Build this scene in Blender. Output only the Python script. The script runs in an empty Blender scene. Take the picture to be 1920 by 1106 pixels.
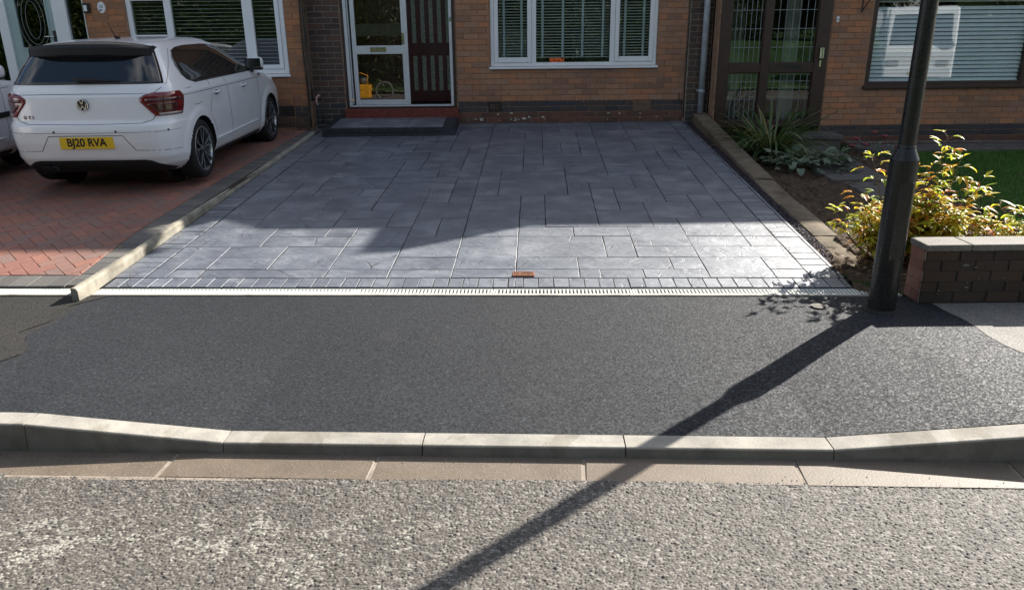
import bpy, bmesh, math, random
import numpy as np
from mathutils import Vector, Matrix, Euler
R = math.radians
random.seed(7)
rng = np.random.default_rng(11)
scene = bpy.context.scene
col = scene.collection

# ------------------------------------------------------------------ camera
CAM_H, FPX, PITCH, ROLL = 1.77, 1400.0, R(18.8), .0105
r0 = Vector((1, 0, 0)); u0 = Vector((0, math.sin(PITCH), math.cos(PITCH))); f0 = Vector((0, math.cos(PITCH), -math.sin(PITCH)))
cr = r0 * math.cos(ROLL) - u0 * math.sin(ROLL); cu = r0 * math.sin(ROLL) + u0 * math.cos(ROLL)
cam_d = bpy.data.cameras.new('camera'); cam = bpy.data.objects.new('camera', cam_d); col.objects.link(cam)
cam_d.sensor_width = 36; cam_d.sensor_fit = 'HORIZONTAL'; cam_d.lens = FPX / 1920 * 36
cam_d.clip_start = .05; cam_d.clip_end = 900
cam.matrix_world = Matrix(((cr.x, cu.x, -f0.x, 0), (cr.y, cu.y, -f0.y, 0), (cr.z, cu.z, -f0.z, CAM_H), (0, 0, 0, 1)))
scene.camera = cam

# ------------------------------------------------------------------ sky, sun, exposure
SUN_AZ, SUN_EL = R(46.9), R(30.2)          # azimuth from +Y (towards the house) to +X
w = bpy.data.worlds.new('World'); scene.world = w; w.use_nodes = True
nt = w.node_tree; nt.nodes.clear()
N = nt.nodes.new; L = nt.links.new
out = N('ShaderNodeOutputWorld'); bg = N('ShaderNodeBackground'); sky = N('ShaderNodeTexSky')
sky.sky_type = 'NISHITA'; sky.sun_disc = False; sky.sun_elevation = SUN_EL; sky.sun_rotation = SUN_AZ
sky.air_density = 1.0; sky.dust_density = 1.2; sky.ozone_density = 1.2
tc = N('ShaderNodeTexCoord'); mp = N('ShaderNodeMapping'); mp.inputs['Scale'].default_value = (1, 1, 2.2)
nz = N('ShaderNodeTexNoise'); nz.inputs['Scale'].default_value = 2.6; nz.inputs['Detail'].default_value = 8; nz.inputs['Roughness'].default_value = .58
rp = N('ShaderNodeValToRGB'); rp.color_ramp.elements[0].position = .47; rp.color_ramp.elements[1].position = .66
mx = N('ShaderNodeMix'); mx.data_type = 'RGBA'; mx.inputs[7].default_value = (7.5, 7.6, 7.8, 1)
L(tc.outputs['Generated'], mp.inputs[0]); L(mp.outputs[0], nz.inputs['Vector']); L(nz.outputs['Fac'], rp.inputs[0])
L(rp.outputs[0], mx.inputs[0]); L(sky.outputs[0], mx.inputs[6]); L(mx.outputs[2], bg.inputs[0]); L(bg.outputs[0], out.inputs[0])
bg.inputs[1].default_value = .064
sl = bpy.data.lights.new('sun', 'SUN'); sl.energy = 5.0; sl.angle = R(.53); sl.color = (1, .95, .87)
so = bpy.data.objects.new('sun', sl); col.objects.link(so)
sdir = Vector((math.sin(SUN_AZ) * math.cos(SUN_EL), math.cos(SUN_AZ) * math.cos(SUN_EL), math.sin(SUN_EL)))
so.rotation_euler = sdir.to_track_quat('Z', 'Y').to_euler(); so.location = sdir * 60
scene.view_settings.view_transform = 'Standard'; scene.view_settings.look = 'None'
scene.view_settings.exposure = 1.25; scene.view_settings.gamma = 1; scene.view_settings.use_curve_mapping = False
scene.render.engine = 'CYCLES'
scene.cycles.max_bounces = 7; scene.cycles.transparent_max_bounces = 12; scene.cycles.sample_clamp_indirect = 6
scene.cycles.caustics_reflective = False; scene.cycles.caustics_refractive = False

# ------------------------------------------------------------------ where things stand
def ray(px, py): return f0 + cr * ((px - 960) / FPX) - cu * ((py - 553) / FPX)
def at_z(px, py, z):
    d = ray(px, py); return Vector((0, 0, CAM_H)) + d * ((z - CAM_H) / d.z)
def at_y(px, py, Y):
    d = ray(px, py); return Vector((0, 0, CAM_H)) + d * (Y / d.y)
AL = -.034; SY = 4.988                     # the street runs 2 degrees off the house fronts
EU = Vector((math.cos(AL), math.sin(AL))); EV = Vector((-math.sin(AL), math.cos(AL)))
def st(u, v, z=0): return Vector((EU.x * u + EV.x * v, SY + EU.y * u + EV.y * v, z))
def inv(p): return (p.x * EU.x + (p.y - SY) * EU.y, p.x * EV.x + (p.y - SY) * EV.y)
def zdrive(v): return .06 + .0733 * max(v, 0)
def zleft(v): return float(np.interp(v, [-9, 0, .35, .74, 1.35, 3.0, 5.5, 6.6, 9], [.06, .06, .10, .155, .225, .335, .46, .51, .53]))
def zkerbtop(u): return float(np.interp(u, [-2.2, -1.26, 1.485, 2.40], [.135, .05, .05, .135]))
def zpave(u, v):
    t = min(max((v + 1.93) / 1.9, 0), 1); t = t * t * (3 - 2 * t)
    return (zkerbtop(u) - .004) * (1 - t) + .058 * t

# ------------------------------------------------------------------ object helpers
ORG = {}
def org(o): return ORG.get(o.name, Vector((0, 0, 0))) if o else Vector((0, 0, 0))
def tag(o, label=None, cat=None, group=None, kind=None):
    if label: o['label'] = label
    if cat: o['category'] = cat
    if group: o['group'] = group
    if kind: o['kind'] = kind
    return o
def thing(name, label, cat, loc=(0, 0, 0), rz=0, group=None, local=False):
    o = bpy.data.objects.new(name, None); col.objects.link(o); o.location = loc; o.rotation_euler = (0, 0, rz); o.empty_display_size = .1
    ORG[o.name] = Vector((0, 0, 0)) if local else Vector(loc)
    return tag(o, label, cat, group)
def link(name, me, parent=None, kind=None, loc=(0, 0, 0), rot=None, scale=None):
    """loc is a world position (or local to a thing made with local=True)"""
    o = bpy.data.objects.new(name, me); col.objects.link(o)
    if parent is not None:
        o.parent = parent
        o.location = Vector(loc) - org(parent)
    else: o.location = loc
    if rot is not None: o.rotation_euler = rot
    if scale is not None: o.scale = scale
    ORG[o.name] = Vector(loc) if parent is None or not ISLOCAL(parent) else Vector((0, 0, 0))
    if kind: o['kind'] = kind
    return o
def ISLOCAL(o): return False
class MB:
    def __init__(s): s.v = []; s.f = []; s.rn = []; s.cur = 0.
    def add(s, vs, fs):
        n = len(s.v); s.v += [tuple(p) for p in vs]; s.rn += [s.cur] * len(vs); s.f += [tuple(i + n for i in f) for f in fs]; return s
    def box(s, x0, x1, y0, y1, z0, z1):
        return s.add([(x0, y0, z0), (x1, y0, z0), (x1, y1, z0), (x0, y1, z0), (x0, y0, z1), (x1, y0, z1), (x1, y1, z1), (x0, y1, z1)],
                     [(0, 3, 2, 1), (4, 5, 6, 7), (0, 1, 5, 4), (1, 2, 6, 5), (2, 3, 7, 6), (3, 0, 4, 7)])
    def cbox(s, x0, x1, y0, y1, z0, z1, c=.004):       # front (-y) face chamfered
        return s.add([(x0 + c, y0, z0 + c), (x1 - c, y0, z0 + c), (x1 - c, y0, z1 - c), (x0 + c, y0, z1 - c),
                      (x0, y0 + c, z0), (x1, y0 + c, z0), (x1, y0 + c, z1), (x0, y0 + c, z1),
                      (x0, y1, z0), (x1, y1, z0), (x1, y1, z1), (x0, y1, z1)],
                     [(0, 1, 2, 3), (4, 5, 1, 0), (5, 6, 2, 1), (6, 7, 3, 2), (7, 4, 0, 3), (8, 9, 5, 4), (9, 10, 6, 5), (10, 11, 7, 6), (11, 8, 4, 7), (11, 10, 9, 8)])
    def bar(s, a, b, wd, dp, up=(0, 0, 1)):
        a = Vector(a); b = Vector(b); d = (b - a).normalized(); upv = Vector(up)
        if abs(d.dot(upv)) > .99: upv = Vector((0, 1, 0))
        x = d.cross(upv).normalized() * wd / 2; y = x.cross(d).normalized() * dp / 2
        return s.add([a - x - y, a + x - y, a + x + y, a - x + y, b - x - y, b + x - y, b + x + y, b - x + y],
                     [(0, 1, 2, 3), (7, 6, 5, 4), (0, 4, 5, 1), (1, 5, 6, 2), (2, 6, 7, 3), (3, 7, 4, 0)])
    def tube(s, pts, rad, n=8, caps=True):
        pts = [Vector(p) for p in pts]; rads = rad if isinstance(rad, (list, tuple)) else [rad] * len(pts)
        rings = []; up = None
        for i, p in enumerate(pts):
            d = (pts[min(i + 1, len(pts) - 1)] - pts[max(i - 1, 0)]).normalized()
            if up is None: up = Vector((0, 0, 1)) if abs(d.z) < .9 else Vector((1, 0, 0))
            x = d.cross(up).normalized(); y = x.cross(d).normalized(); up = y
            rings.append([p + (x * math.cos(a) + y * math.sin(a)) * rads[i] for a in [2 * math.pi * k / n for k in range(n)]])
        vs = [q for r_ in rings for q in r_]; fs = []
        for i in range(len(pts) - 1):
            for k in range(n): fs.append((i * n + k, i * n + (k + 1) % n, (i + 1) * n + (k + 1) % n, (i + 1) * n + k))
        if caps: fs += [tuple(range(n))[::-1], tuple(range((len(pts) - 1) * n, len(pts) * n))]
        return s.add(vs, fs)
    def lathe(s, prof, c=(0, 0, 0), n=32, axis='z'):
        vs = []; fs = []; m = len(prof)
        for k in range(n):
            a = 2 * math.pi * k / n
            for (r_, h) in prof:
                if axis == 'z': vs.append((c[0] + r_ * math.cos(a), c[1] + r_ * math.sin(a), c[2] + h))
                else: vs.append((c[0] + r_ * math.cos(a), c[1] + h, c[2] + r_ * math.sin(a)))
        for k in range(n):
            for j in range(m - 1):
                q = (k * m + j, ((k + 1) % n) * m + j, ((k + 1) % n) * m + j + 1, k * m + j + 1)
                fs.append(q if axis == 'z' else q[::-1])
        return s.add(vs, fs)
    def mesh(s, name, m=None, smooth=False, o=Vector((0, 0, 0))):
        me = bpy.data.meshes.new(name)
        me.from_pydata([(p[0] - o[0], p[1] - o[1], p[2] - o[2]) for p in s.v], [], s.f)
        if m: me.materials.append(m)
        if any(s.rn):
            at = me.attributes.new('rnd', 'FLOAT', 'POINT'); at.data.foreach_set('value', s.rn)
        if smooth: me.polygons.foreach_set('use_smooth', [True] * len(me.polygons))
        me.update(); return me
    def build(s, name, m, parent=None, smooth=False, kind=None, at=None, bevel=0):
        """vertices are world coordinates; the object's origin goes to `at` (default: the parent's origin)"""
        o_ = Vector(at) if at is not None else org(parent)
        ob = link(name, s.mesh(name, m, smooth, o_), parent, kind, o_)
        if bevel:
            b = ob.modifiers.new('bevel', 'BEVEL'); b.width = bevel; b.segments = 2; b.limit_method = 'ANGLE'
        return ob
def npmesh(name, V, F, m, smooth=False, attrs=None):
    me = bpy.data.meshes.new(name); nv = len(V); nf = len(F); k = F.shape[1]
    me.vertices.add(nv); me.vertices.foreach_set('co', np.ascontiguousarray(V, dtype=np.float32).ravel())
    me.loops.add(nf * k); me.loops.foreach_set('vertex_index', np.ascontiguousarray(F, dtype=np.int32).ravel())
    me.polygons.add(nf); me.polygons.foreach_set('loop_start', np.arange(0, nf * k, k, dtype=np.int32))
    try: me.polygons.foreach_set('loop_total', np.full(nf, k, dtype=np.int32))
    except Exception: pass
    me.update(calc_edges=True)
    if smooth: me.polygons.foreach_set('use_smooth', np.ones(nf, dtype=bool))
    for an, av in (attrs or {}).items():
        a = me.attributes.new(an, 'FLOAT', 'POINT'); a.data.foreach_set('value', np.ascontiguousarray(av, dtype=np.float32))
    me.materials.append(m); return me

# ------------------------------------------------------------------ materials
class M:
    def __init__(s, name, rough=.6, spec=.5, metal=0.):
        s.m = bpy.data.materials.new(name); s.m.use_nodes = True; s.t = s.m.node_tree; s.b = s.t.nodes['Principled BSDF']
        s.b.inputs['Roughness'].default_value = rough; s.b.inputs['Specular IOR Level'].default_value = spec; s.b.inputs['Metallic'].default_value = metal
        g = s.n('ShaderNodeNewGeometry'); s.pos = g.outputs['Position']; s.off = None
    def n(s, t): return s.t.nodes.new(t)
    def l(s, a, b): s.t.links.new(a, b)
    def rnd(s):
        if s.off is None:
            oi = s.n('ShaderNodeObjectInfo'); at = s.n('ShaderNodeAttribute'); at.attribute_name = 'rnd'
            a = s.math('ADD', oi.outputs['Random'], at.outputs['Fac']); s.r = s.math('FRACT', a)
            sc = s.n('ShaderNodeVectorMath'); sc.operation = 'SCALE'; sc.inputs[0].default_value = (37, 53, 29); s.l(s.r, sc.inputs['Scale'])
            ad = s.n('ShaderNodeVectorMath'); ad.operation = 'ADD'; s.l(s.pos, ad.inputs[0]); s.l(sc.outputs[0], ad.inputs[1]); s.off = ad.outputs[0]
        return s.r
    def math(s, op, a, b=None, clamp=False):
        m = s.n('ShaderNodeMath'); m.operation = op; m.use_clamp = clamp
        for i, x in ((0, a), (1, b)):
            if x is None: continue
            if isinstance(x, (int, float)): m.inputs[i].default_value = x
            else: s.l(x, m.inputs[i])
        return m.outputs[0]
    def noise(s, scale, detail=4, rough=.55, vec=None, stretch=None, dist=0):
        t = s.n('ShaderNodeTexNoise'); t.inputs['Scale'].default_value = scale; t.inputs['Detail'].default_value = detail
        t.inputs['Roughness'].default_value = rough; t.inputs['Distortion'].default_value = dist
        v = vec or s.pos
        if stretch:
            mp = s.n('ShaderNodeMapping'); mp.inputs['Scale'].default_value = stretch; s.l(v, mp.inputs[0]); v = mp.outputs[0]
        s.l(v, t.inputs['Vector']); return t.outputs['Fac']
    def vor(s, scale, feature='F1', vec=None, out='Distance', stretch=None):
        t = s.n('ShaderNodeTexVoronoi'); t.feature = feature; t.inputs['Scale'].default_value = scale
        v = vec or s.pos
        if stretch:
            mp = s.n('ShaderNodeMapping'); mp.inputs['Scale'].default_value = stretch; s.l(v, mp.inputs[0]); v = mp.outputs[0]
        s.l(v, t.inputs['Vector']); return t.outputs[out]
    def ramp(s, fac, stops, interp='LINEAR'):
        r = s.n('ShaderNodeValToRGB'); r.color_ramp.interpolation = interp; e = r.color_ramp.elements
        while len(e) < len(stops): e.new(.5)
        for i, (p, c) in enumerate(stops):
            e[i].position = p
            if isinstance(c, (int, float)): c = (c, c, c)
            e[i].color = (*c, 1)
        s.l(fac, r.inputs[0]); return r.outputs[0]
    def mix(s, fac, a, b, mode='MIX'):
        m = s.n('ShaderNodeMix'); m.data_type = 'RGBA'; m.blend_type = mode; m.clamp_result = False
        for i, x in ((0, fac), (6, a), (7, b)):
            if isinstance(x, (int, float)): m.inputs[i].default_value = x if i == 0 else (x, x, x, 1)
            elif isinstance(x, tuple): m.inputs[i].default_value = (*x, 1)
            else: s.l(x, m.inputs[i])
        return m.outputs[2]
    def base(s, c):
        if isinstance(c, tuple): s.b.inputs['Base Color'].default_value = (*c, 1)
        else: s.l(c, s.b.inputs['Base Color'])
        return s
    def rough(s, x): s.l(x, s.b.inputs['Roughness']); return s
    def bump(s, h, dist=.01, strength=1.):
        b = s.n('ShaderNodeBump'); b.inputs['Distance'].default_value = dist; b.inputs['Strength'].default_value = strength
        s.l(h, b.inputs['Height'])
        if getattr(s, 'nb', None): s.l(s.nb, b.inputs['Normal'])
        s.nb = b.outputs[0]
        for inp in ('Normal',):
            s.l(s.nb, s.b.inputs[inp])
        return s
def simple(name, c, rough=.5, spec=.5, metal=0., var=.12, scale=6, bump=0., bscale=80):
    m = M(name, rough, spec, metal)
    f = m.noise(scale, 5)
    lo = tuple(x * (1 - var) for x in c); hi = tuple(min(x * (1 + var), 1) for x in c)
    m.base(m.ramp(f, [(.3, lo), (.7, hi)]))
    if bump: m.bump(m.noise(bscale, 3), bump)
    return m.m
def brickmat(name, cols, dirt=.5, mort=0):
    m = M(name, .85, .3); r_ = m.rnd()
    n = len(cols); c = m.ramp(r_, [(i / n, c_) for i, c_ in enumerate(cols)], 'CONSTANT')
    f = m.noise(22, 6, .65, m.off); f2 = m.noise(120, 4, .6, m.off, (1, 1, 2.2))
    c = m.mix(m.ramp(f, [(.3, .0), (.75, .55)]), c, m.mix(1, c, (1.25, 1.2, 1.15), 'MULTIPLY'))
    c = m.mix(m.ramp(f2, [(.35, .55), (.6, .0)]), c, m.mix(1, c, (.62, .6, .6), 'MULTIPLY'))
    g = m.noise(1.3, 5, .6); c = m.mix(m.ramp(g, [(.42, 0.), (.75, dirt)]), c, (.11, .085, .07))
    m.base(c); m.bump(m.noise(60, 6, .7, m.off), .004); m.bump(m.noise(300, 3, .6), .0012)
    return m.m
BR_ORANGE = brickmat('orange_brick', [(.42, .225, .135), (.38, .205, .125), (.44, .23, .13), (.34, .195, .13), (.46, .215, .115), (.39, .23, .15), (.43, .21, .115), (.31, .17, .11), (.41, .225, .14), (.48, .215, .11)])
BR_LEFT = brickmat('left_orange_brick', [(.42, .20, .10), (.37, .18, .095), (.46, .21, .10), (.34, .17, .095), (.45, .195, .09), (.31, .16, .09)])
BR_BLUE = brickmat('blue_grey_brick', [(.058, .057, .061), (.068, .064, .065), (.052, .051, .055), (.080, .067, .062), (.060, .060, .067)])
BR_DARK = brickmat('dark_brown_brick', [(.085, .06, .05), (.10, .066, .052), (.07, .052, .046), (.12, .07, .055), (.09, .068, .056)])
BR_RED = brickmat('dark_red_brick', [(.14, .07, .05), (.17, .08, .055), (.11, .06, .046), (.12, .07, .055)])
BR_WALL = brickmat('garden_wall_brick', [(.065, .045, .034), (.075, .052, .038), (.055, .042, .034), (.085, .055, .04)], .6)
BR_END = brickmat('red_end_brick', [(.28, .13, .09), (.25, .12, .085), (.31, .16, .11), (.22, .11, .08)], .25)
MORTAR = simple('brick_mortar', (.21, .165, .13), .9, .2, var=.25, scale=14, bump=.002)
MORTAR_BROWN = simple('brown_mortar', (.29, .18, .12), .9, .2, var=.3, scale=14, bump=.002)
MORTAR_LIGHT = simple('pale_mortar', (.30, .25, .20), .9, .2, var=.25, scale=20, bump=.002)
MORTAR_DARK = simple('dark_mortar', (.07, .062, .06), .9, .2, var=.25, scale=20, bump=.002)
def upperwall():
    m = M('distant_brickwork', .85, .3); b = m.n('ShaderNodeTexBrick'); sx = m.n('ShaderNodeSeparateXYZ'); cx = m.n('ShaderNodeCombineXYZ')
    m.l(m.pos, sx.inputs[0]); m.l(sx.outputs[0], cx.inputs[0]); m.l(sx.outputs[2], cx.inputs[1]); m.l(cx.outputs[0], b.inputs['Vector'])
    b.inputs['Scale'].default_value = 1; b.inputs['Brick Width'].default_value = .225; b.inputs['Row Height'].default_value = .082; b.inputs['Mortar Size'].default_value = .005
    b.inputs['Color1'].default_value = (.27, .13, .07, 1); b.inputs['Color2'].default_value = (.2, .1, .06, 1); b.inputs['Mortar'].default_value = (.2, .16, .12, 1)
    m.l(b.outputs['Color'], m.b.inputs['Base Color']); return m.m
BR_UP = upperwall()
PVC = simple('white_plastic_frame', (.80, .81, .82), .28, .5, var=.03, scale=3)
ALU = simple('pale_aluminium', (.62, .65, .68), .35, .5, .35, var=.05, scale=5)
BROWN = simple('brown_frame', (.042, .022, .018), .35, .5, var=.2, scale=9)
REDWOOD = simple('dark_red_door_paint', (.075, .012, .012), .4, .5, var=.2, scale=9)
REDSTEP = simple('red_step_paint', (.17, .035, .024), .6, .4, var=.35, scale=18, bump=.002)
FROST = simple('ribbed_frosted_glass', (.26, .30, .24), .25, .6, var=.4, scale=30, bump=.002, bscale=160)
PALEGREEN = simple('pale_green_door_paint', (.36, .47, .45), .35, .5, var=.04, scale=3)
SLAT = simple('white_blind_slat', (.78, .79, .76), .5, .4, var=.05)
SLATB = simple('pale_blue_blind_slat', (.80, .88, .89), .45, .4, var=.05)
TAPE = simple('grey_blind_tape', (.62, .67, .74), .8, .2, var=.06)
LEAD = simple('lead_strip', (.22, .24, .25), .5, .5, .2)
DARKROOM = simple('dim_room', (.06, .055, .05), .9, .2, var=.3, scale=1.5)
CURT = simple('room_curtain', (.35, .36, .33), .9, .2, var=.2, scale=4)
BLACK = simple('black_plastic', (.012, .012, .013), .4, .5)
CABLE = simple('black_cable_sheath', (.03, .03, .028), .6, .4)
GALV = simple('grey_downpipe_paint', (.40, .44, .48), .45, .5, var=.22, scale=11)
TERRA = simple('brown_vent_clay', (.17, .11, .08), .8, .3, var=.2, scale=20)
VOID = simple('dark_void', (.01, .01, .01), .9, .1)
CHROME = simple('bright_metal', (.75, .75, .76), .15, .5, 1., var=.02)
BRASS = simple('brass', (.45, .36, .16), .3, .5, 1., var=.1)
def glass(name, refl=.16, tint=(1, 1, 1), rough=0.):
    m = bpy.data.materials.new(name); m.use_nodes = True; t = m.node_tree; t.nodes.clear()
    o = t.nodes.new('ShaderNodeOutputMaterial'); tr = t.nodes.new('ShaderNodeBsdfTransparent'); g = t.nodes.new('ShaderNodeBsdfGlossy'); mx = t.nodes.new('ShaderNodeMixShader')
    lw_ = t.nodes.new('ShaderNodeLayerWeight'); lw_.inputs[0].default_value = .5; fr = t.nodes.new('ShaderNodeMath'); fr.operation = 'POWER'; fr.inputs[1].default_value = 4.5; t.links.new(lw_.outputs['Facing'], fr.inputs[0])
    ma = t.nodes.new('ShaderNodeMath'); ma.operation = 'MULTIPLY_ADD'; ma.inputs[1].default_value = .8; ma.inputs[2].default_value = refl * .6; ma.use_clamp = True
    nz_ = t.nodes.new('ShaderNodeTexNoise'); nz_.inputs['Scale'].default_value = 1.3; ge = t.nodes.new('ShaderNodeNewGeometry'); bp = t.nodes.new('ShaderNodeBump')
    bp.inputs['Distance'].default_value = .002; bp.inputs['Strength'].default_value = .25
    t.links.new(ge.outputs['Position'], nz_.inputs['Vector']); t.links.new(nz_.outputs['Fac'], bp.inputs['Height']); t.links.new(bp.outputs[0], g.inputs['Normal'])
    tr.inputs[0].default_value = (*tint, 1); g.inputs['Roughness'].default_value = rough
    t.links.new(fr.outputs[0], ma.inputs[0]); t.links.new(ma.outputs[0], mx.inputs[0]); t.links.new(tr.outputs[0], mx.inputs[1]); t.links.new(g.outputs[0], mx.inputs[2]); t.links.new(mx.outputs[0], o.inputs[0])
    return m
GLASS = glass('window_glass', .115, (.86, .9, .88))
GLASS_DK = glass('dim_window_glass', .12, (.45, .5, .48))
# ================================================================== ground materials
def asphalt_new():
    m = M('new_tarmac', .75, .25)
    ch = m.n('ShaderNodeAttribute'); ch.attribute_name = 'chip'; c = ch.outputs['Fac']
    base = m.ramp(c, [(.0, (.012, .013, .015)), (.55, (.024, .026, .030)), (.94, (.037, .040, .044)), (1., (.085, .087, .09))])
    g = m.noise(1.1, 5, .6); base = m.mix(m.ramp(g, [(.35, 0.), (.7, .35)]), base, m.mix(1, base, (1.35, 1.35, 1.35), 'MULTIPLY'))
    g2 = m.noise(2.3, 4, .6); base = m.mix(m.ramp(g2, [(.6, 0.), (.74, .25)]), base, (.075, .073, .07))
    m.base(base); m.rough(m.ramp(c, [(0., .9), (.6, .72), (1., .5)])); m.bump(m.noise(420, 3, .7), .0015); return m.m
def asphalt_old(name, lo, hi, d=.0035):
    m = M(name, .8, .35); v = m.vor(150, out='Color'); f = m.noise(2.2, 6, .65)
    sp = m.n('ShaderNodeSeparateColor'); m.l(v, sp.inputs[0])
    b = m.mix(m.ramp(sp.outputs[0], [(.2, 0.), (.9, 1.)]), lo, hi); b = m.mix(m.ramp(f, [(.35, 0.), (.7, .5)]), b, m.mix(1, b, (.55, .53, .5), 'MULTIPLY'))
    m.base(b); m.bump(m.vor(150), d); return m.m
def road_mat():
    m = M('worn_chipping_road', .72, .4)
    ch = m.n('ShaderNodeAttribute'); ch.attribute_name = 'chip'; c = ch.outputs['Fac']
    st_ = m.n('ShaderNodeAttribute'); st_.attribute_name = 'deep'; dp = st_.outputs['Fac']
    base = m.ramp(c, [(0., (.085, .076, .065)), (.35, (.130, .115, .097)), (.7, (.175, .157, .134)), (1., (.29, .268, .235))])
    f = m.noise(1.6, 6, .68, None, (1, 1.6, 1), .6); w_ = m.ramp(f, [(.48, 0.), (.66, .85)])
    sx = m.n('ShaderNodeSeparateXYZ'); m.l(m.pos, sx.inputs[0])
    lft = m.ramp(sx.outputs[0], [(0., .85), (1., .25)]);
    far = m.math('SUBTRACT', 2.72, sx.outputs[1]); far = m.math('MULTIPLY', far, 4, True)
    w_ = m.math('MULTIPLY', m.math('MULTIPLY', w_, far), m.ramp(m.math('MULTIPLY', m.math('ADD', sx.outputs[0], 2.2), .25), [(.3, 1.), (.75, .35)]))
    f2 = m.noise(7, 5, .7)
    w_ = m.math('MULTIPLY', w_, m.ramp(f2, [(.35, .2), (.6, 1.)])); w_ = m.ramp(m.math('ADD', w_, m.math('MULTIPLY', c, .55)), [(.55, 0.), (.90, .85)])
    base = m.mix(w_, base, m.mix(m.ramp(c, [(0., .3), (.5, 1.)]), base, (.42, .40, .34)))
    f3 = m.noise(2.4, 5, .6, None, (1, 1, 1), .3); base = m.mix(m.ramp(f3, [(.5, 0.), (.68, .55)]), base, m.mix(1, base, (.62, .62, .66), 'MULTIPLY'))
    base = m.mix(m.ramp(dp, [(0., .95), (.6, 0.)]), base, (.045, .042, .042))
    m.base(base); m.bump(m.noise(500, 3, .7), .001); return m.m
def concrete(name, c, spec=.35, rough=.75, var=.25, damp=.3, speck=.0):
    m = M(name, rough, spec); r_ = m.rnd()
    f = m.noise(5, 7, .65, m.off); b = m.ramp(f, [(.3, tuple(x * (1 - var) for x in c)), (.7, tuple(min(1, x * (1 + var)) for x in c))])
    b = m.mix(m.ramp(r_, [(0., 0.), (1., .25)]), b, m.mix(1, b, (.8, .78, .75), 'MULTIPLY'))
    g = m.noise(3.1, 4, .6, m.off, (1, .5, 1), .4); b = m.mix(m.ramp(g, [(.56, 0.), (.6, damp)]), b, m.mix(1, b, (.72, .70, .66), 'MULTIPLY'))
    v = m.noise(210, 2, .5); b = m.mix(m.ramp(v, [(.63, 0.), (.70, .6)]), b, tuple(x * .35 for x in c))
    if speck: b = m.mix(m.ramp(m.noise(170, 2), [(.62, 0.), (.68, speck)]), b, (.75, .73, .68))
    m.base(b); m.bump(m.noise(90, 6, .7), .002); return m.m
def stamped():
    m = M('stamped_slate_grey_concrete', .5, 1.0); r_ = m.rnd()
    f = m.noise(3.2, 7, .62, m.off); c = m.ramp(f, [(.30, (.072, .085, .112)), (.5, (.130, .145, .175)), (.70, (.25, .265, .29))])
    c = m.mix(m.ramp(r_, [(0., 0.), (1., .55)]), c, m.mix(1, c, (.62, .63, .67), 'MULTIPLY'))
    g = m.noise(.9, 5, .6); c = m.mix(m.ramp(g, [(.4, 0.), (.65, .4)]), c, m.mix(1, c, (.62, .64, .68), 'MULTIPLY'))
    h1 = m.noise(4.5, 5, .55, m.off, (1, 1.6, 1), 1.6)
    cr_ = m.vor(2.4, 'DISTANCE_TO_EDGE', m.off, 'Distance', (1.3, .55, 1))
    nzv = m.noise(6, 4, .6, m.off); crk = m.ramp(m.math('ADD', cr_, m.math('MULTIPLY', m.math('SUBTRACT', nzv, .5), .12)), [(.0, 1.), (.018, 0.)])
    crk = m.math('MULTIPLY', crk, m.ramp(m.noise(3, 2, .5, m.off), [(.46, 0.), (.54, 1.)]))
    c = m.mix(m.math('MULTIPLY', crk, .8), c, (.04, .042, .05))
    w_ = m.noise(26, 5, .7); c = m.mix(m.ramp(w_, [(.55, 0.), (.75, .35)]), c, (.33, .34, .36))
    m.base(c); m.rough(m.ramp(m.noise(2.6, 5, .6), [(.3, .44), (.7, .60)])); m.b.inputs['Coat Weight'].default_value = .9; m.b.inputs['Coat Roughness'].default_value = .55
    m.bump(m.math('SUBTRACT', h1, m.math('MULTIPLY', crk, .18)), .013); m.bump(m.noise(40, 6, .7), .0015); return m.m
NEWTAR = asphalt_new(); OLDTAR = asphalt_old('old_brown_tarmac', (.017, .016, .014), (.052, .048, .042)); PALETAR = asphalt_old('pale_worn_footway', (.16, .15, .135), (.32, .30, .27), .002)
ROAD = road_mat(); ROADFAR = asphalt_old('road_beyond', (.11, .1, .085), (.24, .215, .18))
STAMP = stamped()
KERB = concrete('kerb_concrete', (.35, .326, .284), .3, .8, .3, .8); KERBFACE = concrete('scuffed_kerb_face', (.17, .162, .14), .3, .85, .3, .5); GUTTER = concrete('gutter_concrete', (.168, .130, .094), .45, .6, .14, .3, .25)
EDGING = concrete('edging_concrete', (.32, .295, .24), .3, .85, .4, .7); STONE = concrete('weathered_wall_stone', (.16, .125, .085), .3, .9, .45, .6)
COPING = concrete('weathered_coping', (.17, .155, .135), .35, .8, .25, .3, .5); PATHC = concrete('grey_path_slab', (.12, .11, .10), .3, .85, .25, .3)
GROUT = simple('dark_joint', (.018, .019, .022), .8, .3, bump=.002); SAND = simple('jointing_sand', (.06, .045, .035), .9, .2, var=.4, scale=30)
SLOTW = simple('cream_drain_plastic', (.66, .67, .62), .45, .5, var=.08, scale=8)
PAVE_RED = brickmat('red_block_paving', [(.34, .165, .125), (.31, .15, .12), (.30, .175, .14), (.38, .18, .13), (.29, .165, .135), (.35, .165, .12), (.27, .175, .15)], .35)
PAVE_GREY = brickmat('grey_block_paving', [(.15, .145, .135), (.17, .165, .155), (.13, .125, .12), (.19, .18, .165)], .25)
SOIL = simple('dry_soil', (.085, .058, .038), .95, .2, var=.5, scale=30, bump=.02, bscale=35)
GRASSM = simple('turf_ground', (.03, .05, .015), .9, .2, var=.3, scale=4)
FIELD = simple('far_ground', (.10, .11, .06), .9, .2, var=.3, scale=.3)

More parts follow.
